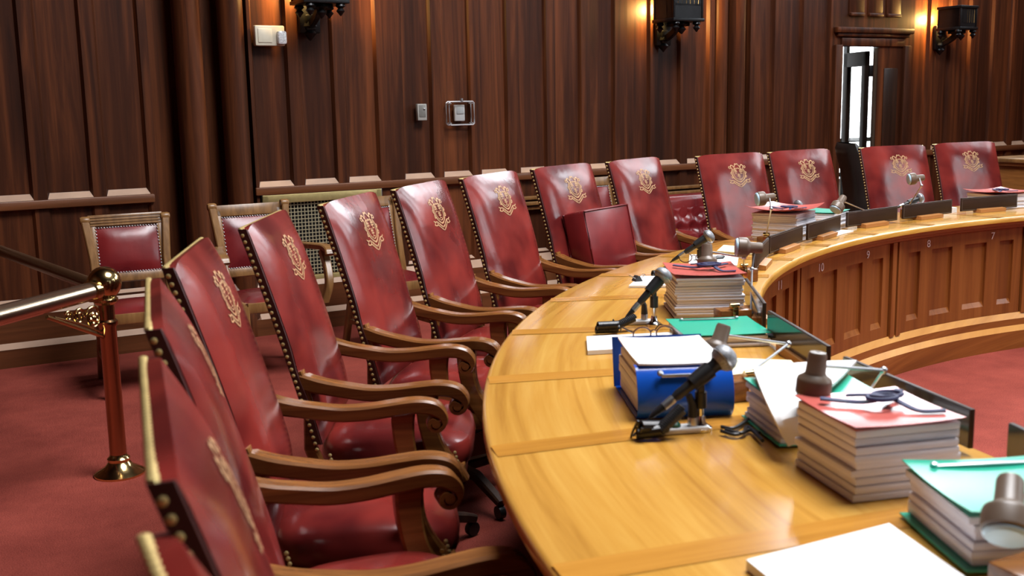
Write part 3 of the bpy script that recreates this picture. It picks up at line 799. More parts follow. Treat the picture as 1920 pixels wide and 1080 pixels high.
# tufted armchair against the wall
tf = thing('tufted_armchair', 'button-tufted oxblood armchair low against the panelled wall', 'armchair', at(1292, 372, .76)*1 - V((0, 0, .76)) + V((.10, -.18, 0)), radians(-58))
b = MB()
def tuft(i, j):
    y = -.36+.72*i/36; z = .44+.33*j/24
    u, v = y/.12, (z-.44)/.10
    d = 1e9
    for row in range(0, 4):
        for col in range(-4, 5):
            d = min(d, hypot(u-(col+.5*(row % 2)), (v-row)*.9))
    bul = .055*min(1, d/.62)**.7
    edge = (1-abs(2*i/36-1)**10)*(1-max(0, 2*j/24-1)**12)
    return (-.22-.10*(z-.44)/.33+bul*edge, y, z)
b.grid(tuft, 37, 25)
b.box((-.33, 0, .60), (.16, .74, .36), b=.04); b.build('tufted_back', LEATHER2, tf, ang=70)
MB().box((.03, 0, .385), (.52, .56, .15), b=.035).build('seat', LEATHER, tf)
for s_ in (-1, 1):
    MB().box((-.02, s_*.34, .46), (.56, .11, .26), b=.045).build('armrest', LEATHER2, tf)
    for x in (-.30, .24): MB().lathe([(.018, 0), (.028, .2), (.03, .32)], 12, T(x, s_*.33, 0)).build('leg', W_DARK, tf)
MB().box((-.02, 0, .30), (.56, .68, .08), b=.01).build('seat_frame', W_DARK, tf)
mb = MB()
for row in range(1, 3):
    for col in range(-3, 4):
        y = (col+.5*(row % 2))*.12
        if abs(y) < .34: mb.ball((-.22-.10*(row*.10)/.33+.004, y, .44+.10*row), .010, 10, (.6, 1, 1))
mb.build('button', LEATHER2, tf)

# black leather armchair by the door
p0 = at(1588, 268, 1.12)
bl = thing('executive_chair', 'high-backed black leather office chair near the open door', 'chair', (p0.x+.30, p0.y-.02, 0), radians(-2))
b = MB()
def ex(i, j, f):
    y = (-1+2*i/14); v = j/16; z = .46+.66*v
    th_ = .055+.03*sin(pi*v)+.03*(v > .7)*(v-.7)
    x = -.22-.07*v+.05*sin(pi*v*1.1)
    ww = .25*(1-.12*max(0, v-.6)/.4)
    rr = sqrt(max(0, 1-abs(y)**4))*(1 if v < .93 else sqrt(max(.05, 1-((v-.93)/.08)**2)))
    return (x+f*th_*rr, y*ww, z)
b.grid(lambda i, j: ex(i, j, 1), 15, 17, flip=True); b.grid(lambda i, j: ex(i, j, -1), 15, 17)
b.build('backrest', BLACKLEATHER, bl, ang=60)
MB().box((.06, 0, .42), (.50, .52, .12), b=.04).build('seat', BLACKLEATHER, bl)
for s_ in (-1, 1):
    am = MB(); am.sweep(spline([(-.20, s_*.285, .66), (0, s_*.30, .675), (.22, s_*.30, .665), (.28, s_*.30, .62), (.24, s_*.30, .50), (.16, s_*.285, .38), (.0, s_*.26, .36)], 30), rsec(.05, .032, .006), side=(0, 1, 0)); am.build('armrest', W_OAK, bl)
MB().lathe([(.10, .36), (.03, .34), (.028, .10), (.05, .07)], 16).build('pedestal', IRON, bl)
for k in range(5):
    a = 2*pi*k/5
    l_ = MB().sweep([(.02*cos(a), .02*sin(a), .09), (.16*cos(a), .16*sin(a), .085), (.31*cos(a), .31*sin(a), .045)], rsec(.05, .04, .008)).build('leg', W_DARK, bl)
    MB().lathe([(.02, -.012), (.022, 0), (.02, .012)], 12, T(.30*cos(a), .30*sin(a), .022) @ RZ(a) @ RX(pi/2)).build('caster', BLACK, l_)

# panelled stand at the right edge
p0 = at(1890, 297, .95)
st = thing('wooden_stand', 'panelled dark oak stand with overhanging top past the last crested chair', 'stand', (p0.x+.30, p0.y+.22, 0), radians(-62))
MB().box((0, 0, .93), (.44, .66, .035), b=.008).build('top', W_OAK, st)
MB().box((0, 0, .90), (.41, .62, .03), b=.008).build('cornice', W_CHAIR, st)
b = MB(); b.box((0, 0, .46), (.36, .56, .86), b=.004); b.build('body', W_CHAIR, st)
for y in (-.135, .135):
    fr = MB()
    for dy in (-.115, .115): fr.box((.185, y+dy, .5), (.014, .03, .70), b=.003)
    for z in (.15, .85): fr.box((.185, y, z), (.014, .26, .04), b=.003)
    fr.build('door_frame', W_CHAIR, st)
MB().box((0, 0, .04), (.40, .60, .08), b=.006).build('plinth', W_CHAIR, st)

# ------------------------------------------------------------------ fittings on the wall
def wall_thing(name, label, cat, s_, z, group=None):
    o = thing(name, label, cat, group=group); o.matrix_world = WALLM @ T(s_, 0, z); return o
def sconce(label, s_, z0, h):
    r = wall_thing('wall_sconce', label, 'wall lamp', s_, z0, 'iron wall lanterns')
    W, D0, D1 = .27*(h/.42)**.3, -.08, -.31          # lantern width, nearest and farthest reach from the wall
    f = MB()
    f.box((0, (D0+D1)/2, .012), (W+.03, D0-D1+.03, .024), b=.004); f.box((0, (D0+D1)/2, h), (W+.03, D0-D1+.03, .024), b=.004)
    for x in (-W/2, W/2):
        for y in (D0, D1): f.box((x, y, h/2), (.016, .016, h), b=.003)
    f.build('lantern_frame', IRON, r)
    pf = MB()                              # pierced front and right sheets
    pf.box((0, D1, h*.16), (W, .006, h*.30)); pf.box((0, D1, h*.93), (W, .006, h*.10))
    n = 7
    for k in range(n): pf.box((-W/2+W*(k+.5)/n, D1, h*.58), (W/n*(.93 if k % 3 else .80), .006, h*.62))
    pf.box((-W/2, (D0+D1)/2, h/2), (.006, D0-D1, h*.98))
    pf.box((W/2, (D0+D1)/2, h/2), (.006, D0-D1, h*.98)); pf.box((-W/2, D1+.045, h/2), (.006, .09, h*.98))
    pf.build('pierced_sheet', IRON, r)
    br = MB()
    br.box((-.01, -.02, -.055), (.14, .04, .22), b=.010); br.box((-.01, -.035, -.10), (.07, .05, .10), b=.012)
    br.sweep(spline([(-.01, -.02, -.12), (-.01, -.09, -.10), (-.01, -.17, -.06), (-.01, -.22, -.005)], 14), rsec(.035, .05, .006), side=(1, 0, 0))
    br.box((0, -.05, .05), (.05, .24, .03)); br.box((0, (D0+D1)/2, -.015), (W*.5, (D0-D1)*.5, .03), b=.006)
    br.build('bracket', IRON, r)
    for x, y, sc_ in ((-.01, -.03, 1.5), (-.10, D0-.02, 1), (.10, D0-.02, 1), (-.10, D1+.02, 1), (.10, D1+.02, 1), (-.01, -.25, 1.2)):
        zz = -.10 if sc_ == 1.5 else 0
        fn = MB(); fn.lathe([(.004, -.075*sc_), (.015*sc_, -.06*sc_), (.028*sc_, -.045*sc_), (.015*sc_, -.028*sc_), (.032*sc_, -.016*sc_), (.025*sc_, .004)], 12, T(x, y, zz)); fn.build('finial', IRON, r)
    sk = MB(); sk.lathe([(.018, 0), (.018, .05), (.008, .06)], 12, T(-.05, D0-.04, .03)); sk.build('lamp_socket', BRASS, r)
    bu = MB(); bu.ball((-.05, D0-.04, .115), .024, 12, (1, 1, 1.5)); bu.build('bulb', BULB, r)
    l = bpy.data.lights.new('bulb_light', 'POINT'); l.energy = 60; l.color = (1, .60, .18); l.shadow_soft_size = .03
    o = bpy.data.objects.new('bulb_light', l); C.objects.link(o); o.parent = r; o.location = (-.05, D0-.004, .115)
    return r
sconce('black iron lantern just above and beside the cream strobe alarm', 2.55, 2.085, .42)
sconce('black iron lantern on the wall above the tufted armchair', 5.42, 2.035, .42)
sconce('black iron lantern beside the open door', 8.66, 2.03, .20)

r = wall_thing('strobe_alarm', 'cream fire alarm speaker with clear strobe lens high on the panelling', 'alarm', 2.275, 1.90)
MB().box((-.006, -.025, 0), (.192, .05, .125), b=.008).build('housing', CREAM, r)
MB().box((-.04, -.052, .0), (.09, .006, .085), b=.003).build('speaker_plate', CREAM, r)
MB().box((.065, -.06, -.012), (.06, .045, .085), b=.015).build('strobe_lens', plain('frosted_lens', (.7, .72, .74), .12, var=.35, scale=120), r)
r = wall_thing('thermostat', 'small grey rectangular thermostat beside the clear guard box', 'thermostat', 3.318, 1.405)
MB().box((0, -.018, 0), (.070, .036, .112), b=.005).build('housing', GREY, r)
MB().box((0, -.037, .008), (.05, .005, .082), b=.002).build('face', plain('thermostat_face', (.17, .165, .15), .35), r)
MB().box((.012, -.042, .022), (.012, .008, .012), b=.002).build('setting_lever', STEEL, r)
r = wall_thing('thermostat_guard', 'clear plastic guard box over a white thermostat', 'thermostat', 3.615, 1.392)
MB().box((0, -.012, .002), (.080, .024, .112), b=.006).build('thermostat_body', WHITEPL, r)
MB().box((0, -.026, .02), (.055, .006, .05), b=.002).build('thermostat_panel', plain('pale_grey_panel', (.55, .57, .57), .4), r)
g = MB()
loop = [(x_*.088+.010*cx_, -.052, z_*.070+.010*cz_) for x_, z_, cx_, cz_ in ((-1, -1, -1, 0), (-1, 1, -1, 0), (-1, 1, 0, 1), (1, 1, 0, 1), (1, 1, 1, 0), (1, -1, 1, 0), (1, -1, 0, -1), (-1, -1, 0, -1))]
g.tube(loop, .005, 8, closed=True); g.tube([(x, -.006, z) for x, y, z in loop], .005, 8, closed=True)
for x in (-.085, .085):
    for z in (-.068, .068): g.tube([(x, -.004, z), (x, -.03, z), (x, -.054, z)], .004, 8)
g.build('guard_frame', FROST, r)
MB().box((0, -.058, 0), (.188, .003, .152)).build('clear_cover', CLEAR, r)
MB().lathe([(.012, -.01), (.012, .01)], 12, T(0, -.05, .092)).build('lock', STEEL, r)

r = wall_thing('heating_grille', 'brass-framed square-mesh heating grille let into the panelling', 'grille', 2.585, .60)
f = MB(); gw, gh = .83, .60
f.box((0, -.008, gh/2-.028), (gw, .028, .055), b=.003); f.box((0, -.008, -gh/2+.028), (gw, .028, .055), b=.003)
for x in (-gw/2+.02, gw/2-.02): f.box((x, -.008, 0), (.04, .028, gh), b=.003)
f.build('grille_frame', GRILLE, r)
MB().box((0, .045, 0), (gw, .01, gh)).build('dark_backing', DARKVOID, r)
wi = MB(); n = 34
for k in range(n): wi.box((-gw/2+.03+(gw-.06)*k/(n-1), .006, 0), (.0048, .004, gh-.08))
for k in range(22): wi.box((0, .003, -gh/2+.05+(gh-.10)*k/21), (gw-.06, .004, .0048))
wi.build('wire_mesh', GRILLEWIRE, r)

# ------------------------------------------------------------------ brass railing at the left
rp = at(225, 888, 0); rp.z = 0
rl = thing('brass_railing', 'polished brass corner railing post with ball top and scroll bracket', 'railing', rp)
MB().lathe([(.10, 0), (.10, .008), (.085, .018), (.055, .035), (.042, .055), (.045, .068), (.036, .078), (.034, .085)], 28).build('post_base', BRASS, rl)
MB().lathe([(.033, .08), (.033, .61), (.040, .62), (.040, .632), (.031, .64), (.031, .73)], 28).build('post', plain('copper_brass', (.40, .23, .12), .2, metal=1, var=.06, scale=6), rl)
b = MB(); b.ball((0, 0, .785), .066, 28); b.lathe([(.036, .70), (.048, .712), (.048, .722), (.036, .735)], 24); b.build('ball_finial', BRASS, rl)
e1 = at(-260, 668, .752) - rp; e1.z = .752
RAILMAT = plain('worn_brass_rail', (.58, .44, .31), .24, metal=1, var=.08, scale=6)
d1 = (V((e1.x, e1.y, .0))).normalized()
t_ = MB(); t_.tube([V((0, 0, .765))+d1*.03, V((0, 0, .765))+d1*.6, V((0, 0, .765))+d1*2.2], .036, 20); t_.build('handrail', RAILMAT, rl)
t_ = MB(); t_.tube([V((0, 0, .765))+d1*.058, V((0, 0, .765))+d1*.075, V((0, 0, .765))+d1*.09], .042, 20); t_.build('collar', BRASS, rl)
e2 = at(-60, 446, .765) - rp; d2 = V((e2.x, e2.y, 0)).normalized()
t_ = MB(); t_.tube([V((0, 0, .76))+d2*.03, V((0, 0, .76))+d2*.9, V((0, 0, .76))+d2*2.3], .027, 18); t_.build('handrail', BRONZE, rl)['label'] = 'dark bronze handrail running back to the wall'
# triangular scroll bracket under the front handrail
sb = MB()
def bp_(a, z): return V((0, 0, z)) + d1*a
sb.tube([bp_(.34, .715), bp_(.03, .575)], .008, 8)
def spiral(c, r0, turns, a0, sgn=1, n=40):
    return [bp_(c[0]+r0*(1-.75*k/(n-1))*cos(a0+sgn*2*pi*turns*k/(n-1)), c[1]+r0*(1-.75*k/(n-1))*sin(a0+sgn*2*pi*turns*k/(n-1))) for k in range(n)]
sb.tube(spiral((.085, .660), .050, 1.6, .3), .0055, 8); sb.tube(spiral((.165, .682), .032, 1.5, 2.6, -1), .005, 8); sb.tube(spiral((.225, .695), .020, 1.3, .5), .0045, 8)
sb.tube(spline([bp_(.03, .60), bp_(.06, .605), bp_(.12, .635), bp_(.20, .668), bp_(.30, .705)], 20), .0045, 8)
sb.ball(bp_(.085, .660), .016, 12)
for k in range(5): sb.ball(bp_(.085+.020*cos(2*pi*k/5), .660+.020*sin(2*pi*k/5)), .010, 8)
sb.build('scroll_bracket', BRASS, rl)

# ------------------------------------------------------------------ things on the table
def top_thing(name, label, cat, x, y, rz=0, group=None, z=ZT+.0013):
    return thing(name, label, cat, (x, y, z), rz, group)
def paper_pile(mb, w, d, h, bundles=8, jit=.006, lean=(0, 0)):
    z = 0
    for k in range(bundles):
        hh = h/bundles; jx, jy = rnd.uniform(-jit, jit)+lean[0]*k/bundles, rnd.uniform(-jit, jit)+lean[1]*k/bundles
        mb.box((jx, jy, z+hh/2), (w+rnd.uniform(-.004, .004), d+rnd.uniform(-.004, .004), hh*.97), b=.0022)
        z += hh
def sheet(mb, corners, bend=0, t=.0012, n=9):
    """a bent sheet from four corners (in order), lifted along its edges by bend"""
    a, b_, c, d = [V(p) for p in corners]
    def fn(i, j, o):
        u, v = i/(n-1), j/(n-1)
        p = a*(1-u)*(1-v)+b_*u*(1-v)+c*u*v+d*(1-u)*v
        return (p.x, p.y, p.z + bend*((2*u-1)**2+(2*v-1)**2)/2 + o)
    mb.grid(lambda i, j: fn(i, j, 0), n, n); mb.grid(lambda i, j: fn(i, j, t), n, n, flip=True)
    rim = [(i, 0) for i in range(n-1)] + [(n-1, j) for j in range(n-1)] + [(i, n-1) for i in range(n-1, 0, -1)] + [(0, j) for j in range(n-1, 0, -1)]
    vs = [fn(i, j, 0) for i, j in rim] + [fn(i, j, t) for i, j in rim]; L = len(rim)
    mb.add(vs, [(k, (k+1) % L, L+(k+1) % L, L+k) for k in range(L)])
def file_stack(label, x, y, rz, w, d, h, cover, cname, bundles=8, bend=.012, over=.008, lean=(0, 0), under=None, strap=True, clip=False, group=None):
    r = top_thing('paper_stack', label, 'papers', x, y, rz, group)
    z0 = 0
    if under:
        u = MB(); sheet(u, [(-w/2-.012, -d/2-.012, .001), (w/2, -d/2-.012, .001), (w/2, d/2, .001), (-w/2-.012, d/2, .001)], .004, .003); u.build('bottom_cover', under, r); z0 = .006
    pm = MB(); pm.M = T(0, 0, z0); paper_pile(pm, w, d, h-z0, bundles, .005, lean); pm.build('paper_block', PAPEREDGE, r)
    cv = MB(); lx, ly = lean
    sheet(cv, [(lx-w/2-over, ly-d/2-over, h+.001), (lx+w/2+over, ly-d/2-over, h+.001), (lx+w/2+over, ly+d/2+over, h+.001), (lx-w/2-over, ly+d/2+over, h+.001)], bend, .0016, 11)
    cv.build('cover', cover, r)['label'] = cname
    if strap:
        s_ = MB()
        s_.sweep(spline([(lx-w*.42, ly+.05, h+.016), (lx-w*.1, ly+.02, h+.012), (lx+.02, ly+.005, h+.02), (lx+w*.2, ly+.03, h+.014), (lx+w*.40, ly+.055, h+.018)], 24), rsec(.016, .004, .001))
        s_.sweep(spline([(lx-.03, ly+.05, h+.018), (lx+.0, ly+.01, h+.026), (lx+.03, ly-.005, h+.020), (lx+.05, ly-.05, h+.010), (lx+.09, ly-.07, h+.012)], 24), rsec(.013, .004, .001))
        for k in range(2): s_.tube([(lx+.01+.028*cos(t)+.02*k, ly+.018*sin(t)+.015*k, h+.024) for t in [2*pi*q/16 for q in range(16)]], .004, 6, closed=True)
        s_.build('strap', NAVY, r)
    if clip:
        c = MB(); c.box((lx, ly+d/2-.02, h+bend*.5+.004), (w*.72, .010, .004), b=.001)
        for x_ in (-w*.36, w*.36): c.lathe([(.006, 0), (.006, .006), (.002, .008)], 10, T(lx+x_, ly+d/2-.02, h+bend*.5+.003))
        c.build('fastener_bar', STEEL, r)
    return r
# large red-topped stack near the right (front)
file_stack('large red-topped paper stack beside the draped white sheets, nearest of the red ones', .648, 1.873, radians(13), .200, .205, .126, REDCOVER, 'glossy red top cover', 9, .007, .005, under=None)
# green stack at the right edge
file_stack('green-topped paper stack beneath the nearest tilted lamp', .764, 1.588, radians(4), .235, .215, .083, GREENCOVER, 'glossy green top cover', 6, .010, .008, under=GREENCOVER, strap=False, clip=True)
# stack under the open sheets
file_stack('paper stack in green covers, mostly hidden under loose white sheets', .622, 2.175, radians(8), .215, .20, .083, GREENCOVER, 'green top cover', 7, .004, .006, under=GREENCOVER, strap=False)
# tall red-topped stack behind the second microphone
file_stack('tall red-topped paper stack behind the middle microphone, navy strap on top', .622, 3.475, radians(0), .216, .245, .130, REDCOVER, 'red top cover', 14, .012, .006, under=None)
# green binder in front of it
file_stack('green folder on a low paper stack, in front of the middle red-topped stack', .590, 3.060, radians(5), .232, .225, .032, GREENCOVER, 'green folder cover', 3, .004, .008, strap=False, clip=True)
# red stack at the bend
file_stack('red-topped paper stack at the table bend with flared cover', 1.34, 5.285, radians(-36), .225, .25, .135, REDCOVER, 'flared red top cover', 14, .034, .03, lean=(.0, -.0))
file_stack('green folder on papers, next to the flared red stack at the table bend', 1.645, 5.69, radians(-38), .20, .20, .088, GREENCOVER, 'green folder cover', 8, .006, .006, strap=False)
file_stack('red folder on papers behind the last far nameplate', 2.985, 6.62, radians(-70), .235, .26, .085, REDCOVER, 'pale red folder cover', 8, .022, .02)

# blue binder
bb_ = top_thing('blue_binder', 'thick blue binder crammed with white pages', 'binder', .360, 2.415, radians(4))
w, d, h = .205, .265, .108
pm = MB(); pm.M = T(0, 0, .004); paper_pile(pm, w-.012, d-.02, h-.008, 5, .003); pm.build('page_block', PAPEREDGE, bb_)
cv = MB()
pr = spline([(0, -d/2-.004, .001), (0, -d/2-.020, .02), (0, -d/2-.022, .05), (0, -d/2-.012, .085), (0, -d/2+.006, h+.002), (0, -d/2+.03, h+.004)], 20)
cv.grid(lambda i, j: (-w/2+w*j/1 if False else (-w/2-.003 if j == 0 else w/2+.003), pr[i].y, pr[i].z), 20, 2)
cv.grid(lambda i, j: (-w/2-.003 if j == 0 else w/2+.003, pr[i].y+.0022, pr[i].z), 20, 2, flip=True)
sheet(cv, [(-w/2-.003, -d/2-.004, .0005), (w/2+.003, -d/2-.004, .0005), (w/2+.003, d/2+.004, .0005), (-w/2-.003, d/2+.004, .0005)], 0, .002)
sheet(cv, [(-w/2-.006, d/2+.006, .0), (w/2+.003, d/2+.006, .0), (w/2+.003, d/2+.012, h+.012), (-w/2-.010, d/2+.012, h+.012)], 0, .002)
cv.build('binder_cover', BLUECOVER, bb_, ang=60)
tp = MB(); sheet(tp, [(-w/2+.004, -d/2+.004, h+.002), (w/2-.004, -d/2+.004, h+.002), (w/2-.006, d/2-.006, h+.004), (-w/2+.002, d/2-.006, h+.006)], .007, .004); tp.build('top_pages', PAPER, bb_)
fb = MB(); fb.box((.0, -d/2-.012, h-.012), (.105, .008, .006), b=.001)
for x in (-.056, .056): fb.lathe([(.006, 0), (.007, .006), (.003, .009)], 10, T(x, -d/2-.012, h-.008) @ RX(radians(50)))
fb.build('fastener_bar', STEEL, bb_)

# loose paper
def pad(name, label, cat, corners, h, mat=PAPER, bend=0):
    c = sum((V((p[0], p[1], 0)) for p in corners), V((0, 0, 0)))/4
    q = MB(); sheet(q, [(p[0]-c.x, p[1]-c.y, 0) for p in corners], bend, h, 9); return tag(q.build(name, mat, None, (c.x, c.y, ZT+.0013)), label, cat)
pad('paper_pad', 'large white paper pad nearest the viewer, beside the green-topped stack', 'paper', [(.335, 1.495), (.588, 1.622), (.655, 1.27), (.43, 1.17)], .016)
pad('paper_pad', 'white paper pad under the eyeglasses, behind the blue binder', 'paper', [(.203, 2.885), (.450, 2.93), (.470, 3.105), (.213, 3.068)], .012)
pad('paper_pad', 'small white pad with a black clip on it', 'paper', [(.432, 3.955), (.60, 3.94), (.65, 4.16), (.50, 4.17)], .008)
pad('paper_sheet', 'white sheets behind the middle red-topped stack', 'paper', [(.735, 4.45), (.93, 4.42), (1.0, 4.72), (.79, 4.76)], .006)
pad('paper_pad', 'cream note pad lying beyond the far microphone', 'paper', [(.93, 4.86), (1.07, 4.74), (1.13, 4.93), (1.0, 5.06)], .006, YELLOWPAD)
pad('paper_sheet', 'cream papers beneath the swing-arm lamp behind the blue binder', 'paper', [(.52, 2.52), (.70, 2.50), (.71, 2.70), (.54, 2.74)], .02, YELLOWPAD)
pad('paper_sheet', 'white sheet poking out between nameplates at the table bend', 'paper', [(1.62, 5.35), (1.76, 5.53), (1.66, 5.62), (1.54, 5.45)], .004)
pad('paper_sheet', 'white papers in the gap between the last two far nameplates', 'paper', [(2.42, 6.22), (2.62, 6.34), (2.52, 6.58), (2.34, 6.46)], .03)
pad('paper_sheet', 'white papers just past the last far nameplate', 'paper', [(3.15, 6.42), (3.38, 6.48), (3.36, 6.74), (3.16, 6.68)], .03)
cl = top_thing('binder_clip', 'black binder clip on the small white pad', 'clip', .475, 4.055, .3, z=ZT+.0095)
MB().prism([(-.016, 0), (.016, 0), (.004, .02), (-.004, .02)], -.018, .018, RX(pi/2)).build('clip_body', BLACK, cl)
q = MB()
for s_ in (-1, 1): q.tube([(s_*.012, -.012, .012), (s_*.030, -.008, .022), (s_*.030, .008, .022), (s_*.012, .012, .012)], .0014, 6)
q.build('clip_handle', STEEL, cl)
# open white sheets draped between the green stack and the red stack
A_, B_, C_, D_, E_ = at(1412, 694, .872), at(1606, 680, .872), at(1508, 775, .862), at(1500, 838, .80), at(1478, 838, .80)
q = MB()
left = spline([A_, at(1430, 742, .868), at(1452, 790, .845), E_], 12); right = spline([B_, at(1572, 716, .872), C_, D_], 12)
o_ = V((A_.x, A_.y, ZT+.0013))
def sh(i, j, o): p = left[i].lerp(right[i], j/7); return (p.x-o_.x, p.y-o_.y, p.z-o_.z+o+.004*sin(pi*j/7))
q.grid(lambda i, j: sh(i, j, 0), 12, 8); q.grid(lambda i, j: sh(i, j, .006), 12, 8, flip=True)
rim = [(i, 0) for i in range(11)] + [(11, j) for j in range(7)] + [(i, 7) for i in range(11, 0, -1)] + [(0, j) for j in range(7, 0, -1)]
vs = [sh(i, j, 0) for i, j in rim] + [sh(i, j, .006) for i, j in rim]; L_ = len(rim); q.add(vs, [(k, (k+1) % L_, L_+(k+1) % L_, L_+k) for k in range(L_)])
tag(q.build('loose_sheets', PAPER, None, (A_.x, A_.y, ZT+.0013)), 'sheaf of white loose pages draped over the green-covered stack', 'paper')

# eyeglasses
def eyeglasses(label, p, rz, z):
    r = top_thing('eyeglasses', label, 'glasses', p[0], p[1], rz, z=z)
    q = MB()
    for s_ in (-1, 1):
        q.tube([(s_*.034+.026*cos(t), 0, .022+.020*sin(t)) for t in [2*pi*k/24 for k in range(24)]], .0022, 8, closed=True)
    q.tube(spline([(-.009, 0, .028), (0, 0, .033), (.009, 0, .028)], 8), .002, 6); q.build('rims', plain('tortoiseshell', (.09, .03, .015), .3, var=.5, scale=90), r)
    for s_ in (-1, 1): MB().tube(spline([(s_*.060, 0, .028), (s_*.062, .06, .026), (s_*.058, .11, .022), (s_*.054, .135, .004)], 14), .0022, 6).build('temple', BLACK, r)
    q = MB()
    for s_ in (-1, 1): q.lathe([(.024, -.0006), (.024, .0006)], 20, T(s_*.034, 0, .022) @ RX(pi/2))
    q.build('lens', CLEAR, r); return r
eyeglasses('brown eyeglasses lying on the white pad behind the blue binder', (.396, 2.985), radians(12), ZT+.0138)
eyeglasses('dark eyeglasses resting on white sheets behind the middle red stack', (.765, 4.50), radians(-10), ZT+.0078)

# ------------------------------------------------------------------ nameplates along the inner edge
NP = [((1582, 668), (1828, 770), 'dark nameplate beside the nearest red stack'), ((1441, 582), (1557, 651), 'dark nameplate behind the lamp at the blue binder'), ((1397, 520), (1436, 572), 'dark nameplate edge-on beside the middle red stack'),
      ((1413, 473), (1440, 446), 'golden lit nameplate edge-on at the inner bend of the table'), ((1443, 443), (1503, 423), 'nameplate in front of the red stack at the bend'), ((1508, 422), (1580, 402), 'nameplate in front of the green folder at the bend'),
      ((1592, 398), (1678, 387), 'far nameplate between the green folder and the upright lamp'), ((1690, 385), (1787, 374), 'far nameplate directly below the upright-rod lamp'), ((1801, 372), (1908, 364), 'last far nameplate, red folder behind it')]
def nameplate(label, a, b_):
    d = (b_-a); d.z = 0; L = .46; mid = (a+b_)/2; u = d.normalized(); rz = atan2(u.y, u.x)
    inward = V((TC.x-mid.x, TC.y-mid.y, 0)); nrm = V((-u.y, u.x, 0))
    if nrm.dot(inward) < 0: rz += pi                       # local +y always looks into the room
    r = top_thing('nameplate', label, 'nameplate', mid.x, mid.y, rz, 'dark nameplates along the inner table edge')
    MB().box((0, 0, .052), (L, .010, .078), b=.0012).build('plate', PLATEFACE if False else PLATE, r)
    e = MB()
    for x in (-L/2+.006, L/2-.006): e.box((x, .0054, .052), (.0014, .0008, .066))
    for z in (.019, .085): e.box((0, .0054, z), (L-.012, .0008, .0014))
    e.build('engraved_border', PLATEBACK, r)
    MB().box((0, -.0056, .052), (L-.004, .0016, .074)).build('back_sheet', PLATEFACE, r)
    bl_ = MB(); bl_.prism([(-.02, 0), (.034, 0), (.034, .018), (.006, .022), (-.02, .022)], -.105, .105, Matrix(((0, 0, 1, 0), (1, 0, 0, 0), (0, 1, 0, 0), (0, 0, 0, 1)))); bl_.build('base_block', W_BLOCK, r)
    return r
for p, q_, lab in NP: nameplate(lab, at(p[0], p[1], .861), at(q_[0], q_[1], .861))
nameplate('nearest dark nameplate, behind the large green-topped stack', V((.905, 1.885, 0)), V((.975, 1.46, 0)))

# ------------------------------------------------------------------ desk lamps
def desk_lamp(label, base, joints, shade, direction, rz=0, size=1):
    """base block on the table, rods through joints to the shade whose mouth looks along direction"""
    b0 = V((base[0], base[1], ZT+.0013)); r = thing('desk_lamp', label, 'lamp', b0, 0, 'small swing-arm desk lamps')
    L = lambda p: V(p) - b0
    bl_ = MB(); bl_.M = RZ(rz); bl_.box((0, 0, .024), (.10, .065, .048), b=.003); bl_.build('base_block', W_CHAIR, r)
    hg = MB(); hg.M = RZ(rz); hg.box((-.005, -.034, .03), (.018, .006, .05), b=.001); hg.box((-.005, -.02, .054), (.018, .034, .008), b=.001); hg.lathe([(.008, -.014), (.008, .014)], 10, T(-.005, -.025, .062) @ RY(pi/2)); hg.build('hinge', BRASS, r)
    start = RZ(rz) @ V((-.005, -.025, .064))
    d = V(direction).normalized(); sp = L(shade)
    pts = [start] + [L(j) for j in joints] + [sp - d*.030*size]
    for a, b_ in zip(pts, pts[1:]): MB().tube([a, a.lerp(b_, .5), b_], .0034, 8).build('rod', STEEL, r)
    for p in pts[1:-1]: MB().ball(p, .0085, 10).build('joint', STEEL, r)
    M = aim(sp, sp + d)
    sh_ = MB(); k = size
    sh_.lathe([(.004*k, -.056*k), (.015*k, -.055*k), (.0175*k, -.050*k), (.019*k, -.016*k), (.022*k, -.012*k), (.031*k, -.006*k), (.033*k, 0), (.033*k, .024*k), (.030*k, .026*k), (.028*k, .018*k), (.004*k, .016*k)], 26, M, caps=False)
    s_ = sh_.build('lamp_shade', W_LAMP, r)
    MB().lathe([(.0285*k, .016*k), (.030*k, .030*k), (.026*k, .034*k), (.002*k, .035*k)], 24, M).build('lens', LENS, s_)
    return r
desk_lamp('lamp with brown shade over the loose white sheets, blue lens downwards', (.742, 2.235), [(.755, 2.15, .90)], atY(1527, 714, 1.98), (-.10, .0, -1), .3)
desk_lamp('lamp on a wooden block right of the blue binder, shade hidden behind the microphone head', (.535, 2.43), [at(1478, 645, .862)], at(1345, 650, .872), (-.35, -.2, -1), .35)
desk_lamp('lamp with its shade turned sideways above the middle red stack, long upright rod', (.675, 3.262), [at(1408, 588, .80), atY(1410, 505, 3.52)], atY(1398, 464, 3.55), (-1, .1, .05), .2)
desk_lamp('lamp with shade pointing down onto the middle red-topped stack', (.875, 4.06), [(.86, 3.98, .905), at(1395, 483, .935)], at(1326, 488, .925), (0, -.15, -1), .2)
desk_lamp('lamp with sideways shade in front of the flared red stack', (1.20, 5.0), [at(1446, 392, .985)], at(1431, 372, 1.0), (-1, -.1, -.1), -.6)
desk_lamp('lamp leaning over the green folder beside the flared red stack', (1.96, 5.88), [], at(1572, 385, .94), (-.6, -.4, -.75), -.6)
desk_lamp('lamp on an upright rod between two far nameplates, shade turned sideways', (2.265, 6.11), [at(1728, 348, .995)], at(1714, 335, 1.0), (-1, .0, -.1), -.9)
desk_lamp('nearest lamp, tilted over the large green-topped stack', (.705, 1.395), [(.80, 1.40, .90)], atY(1890, 966, 1.34), (-.30, -.62, -.65), .45, 1.0)

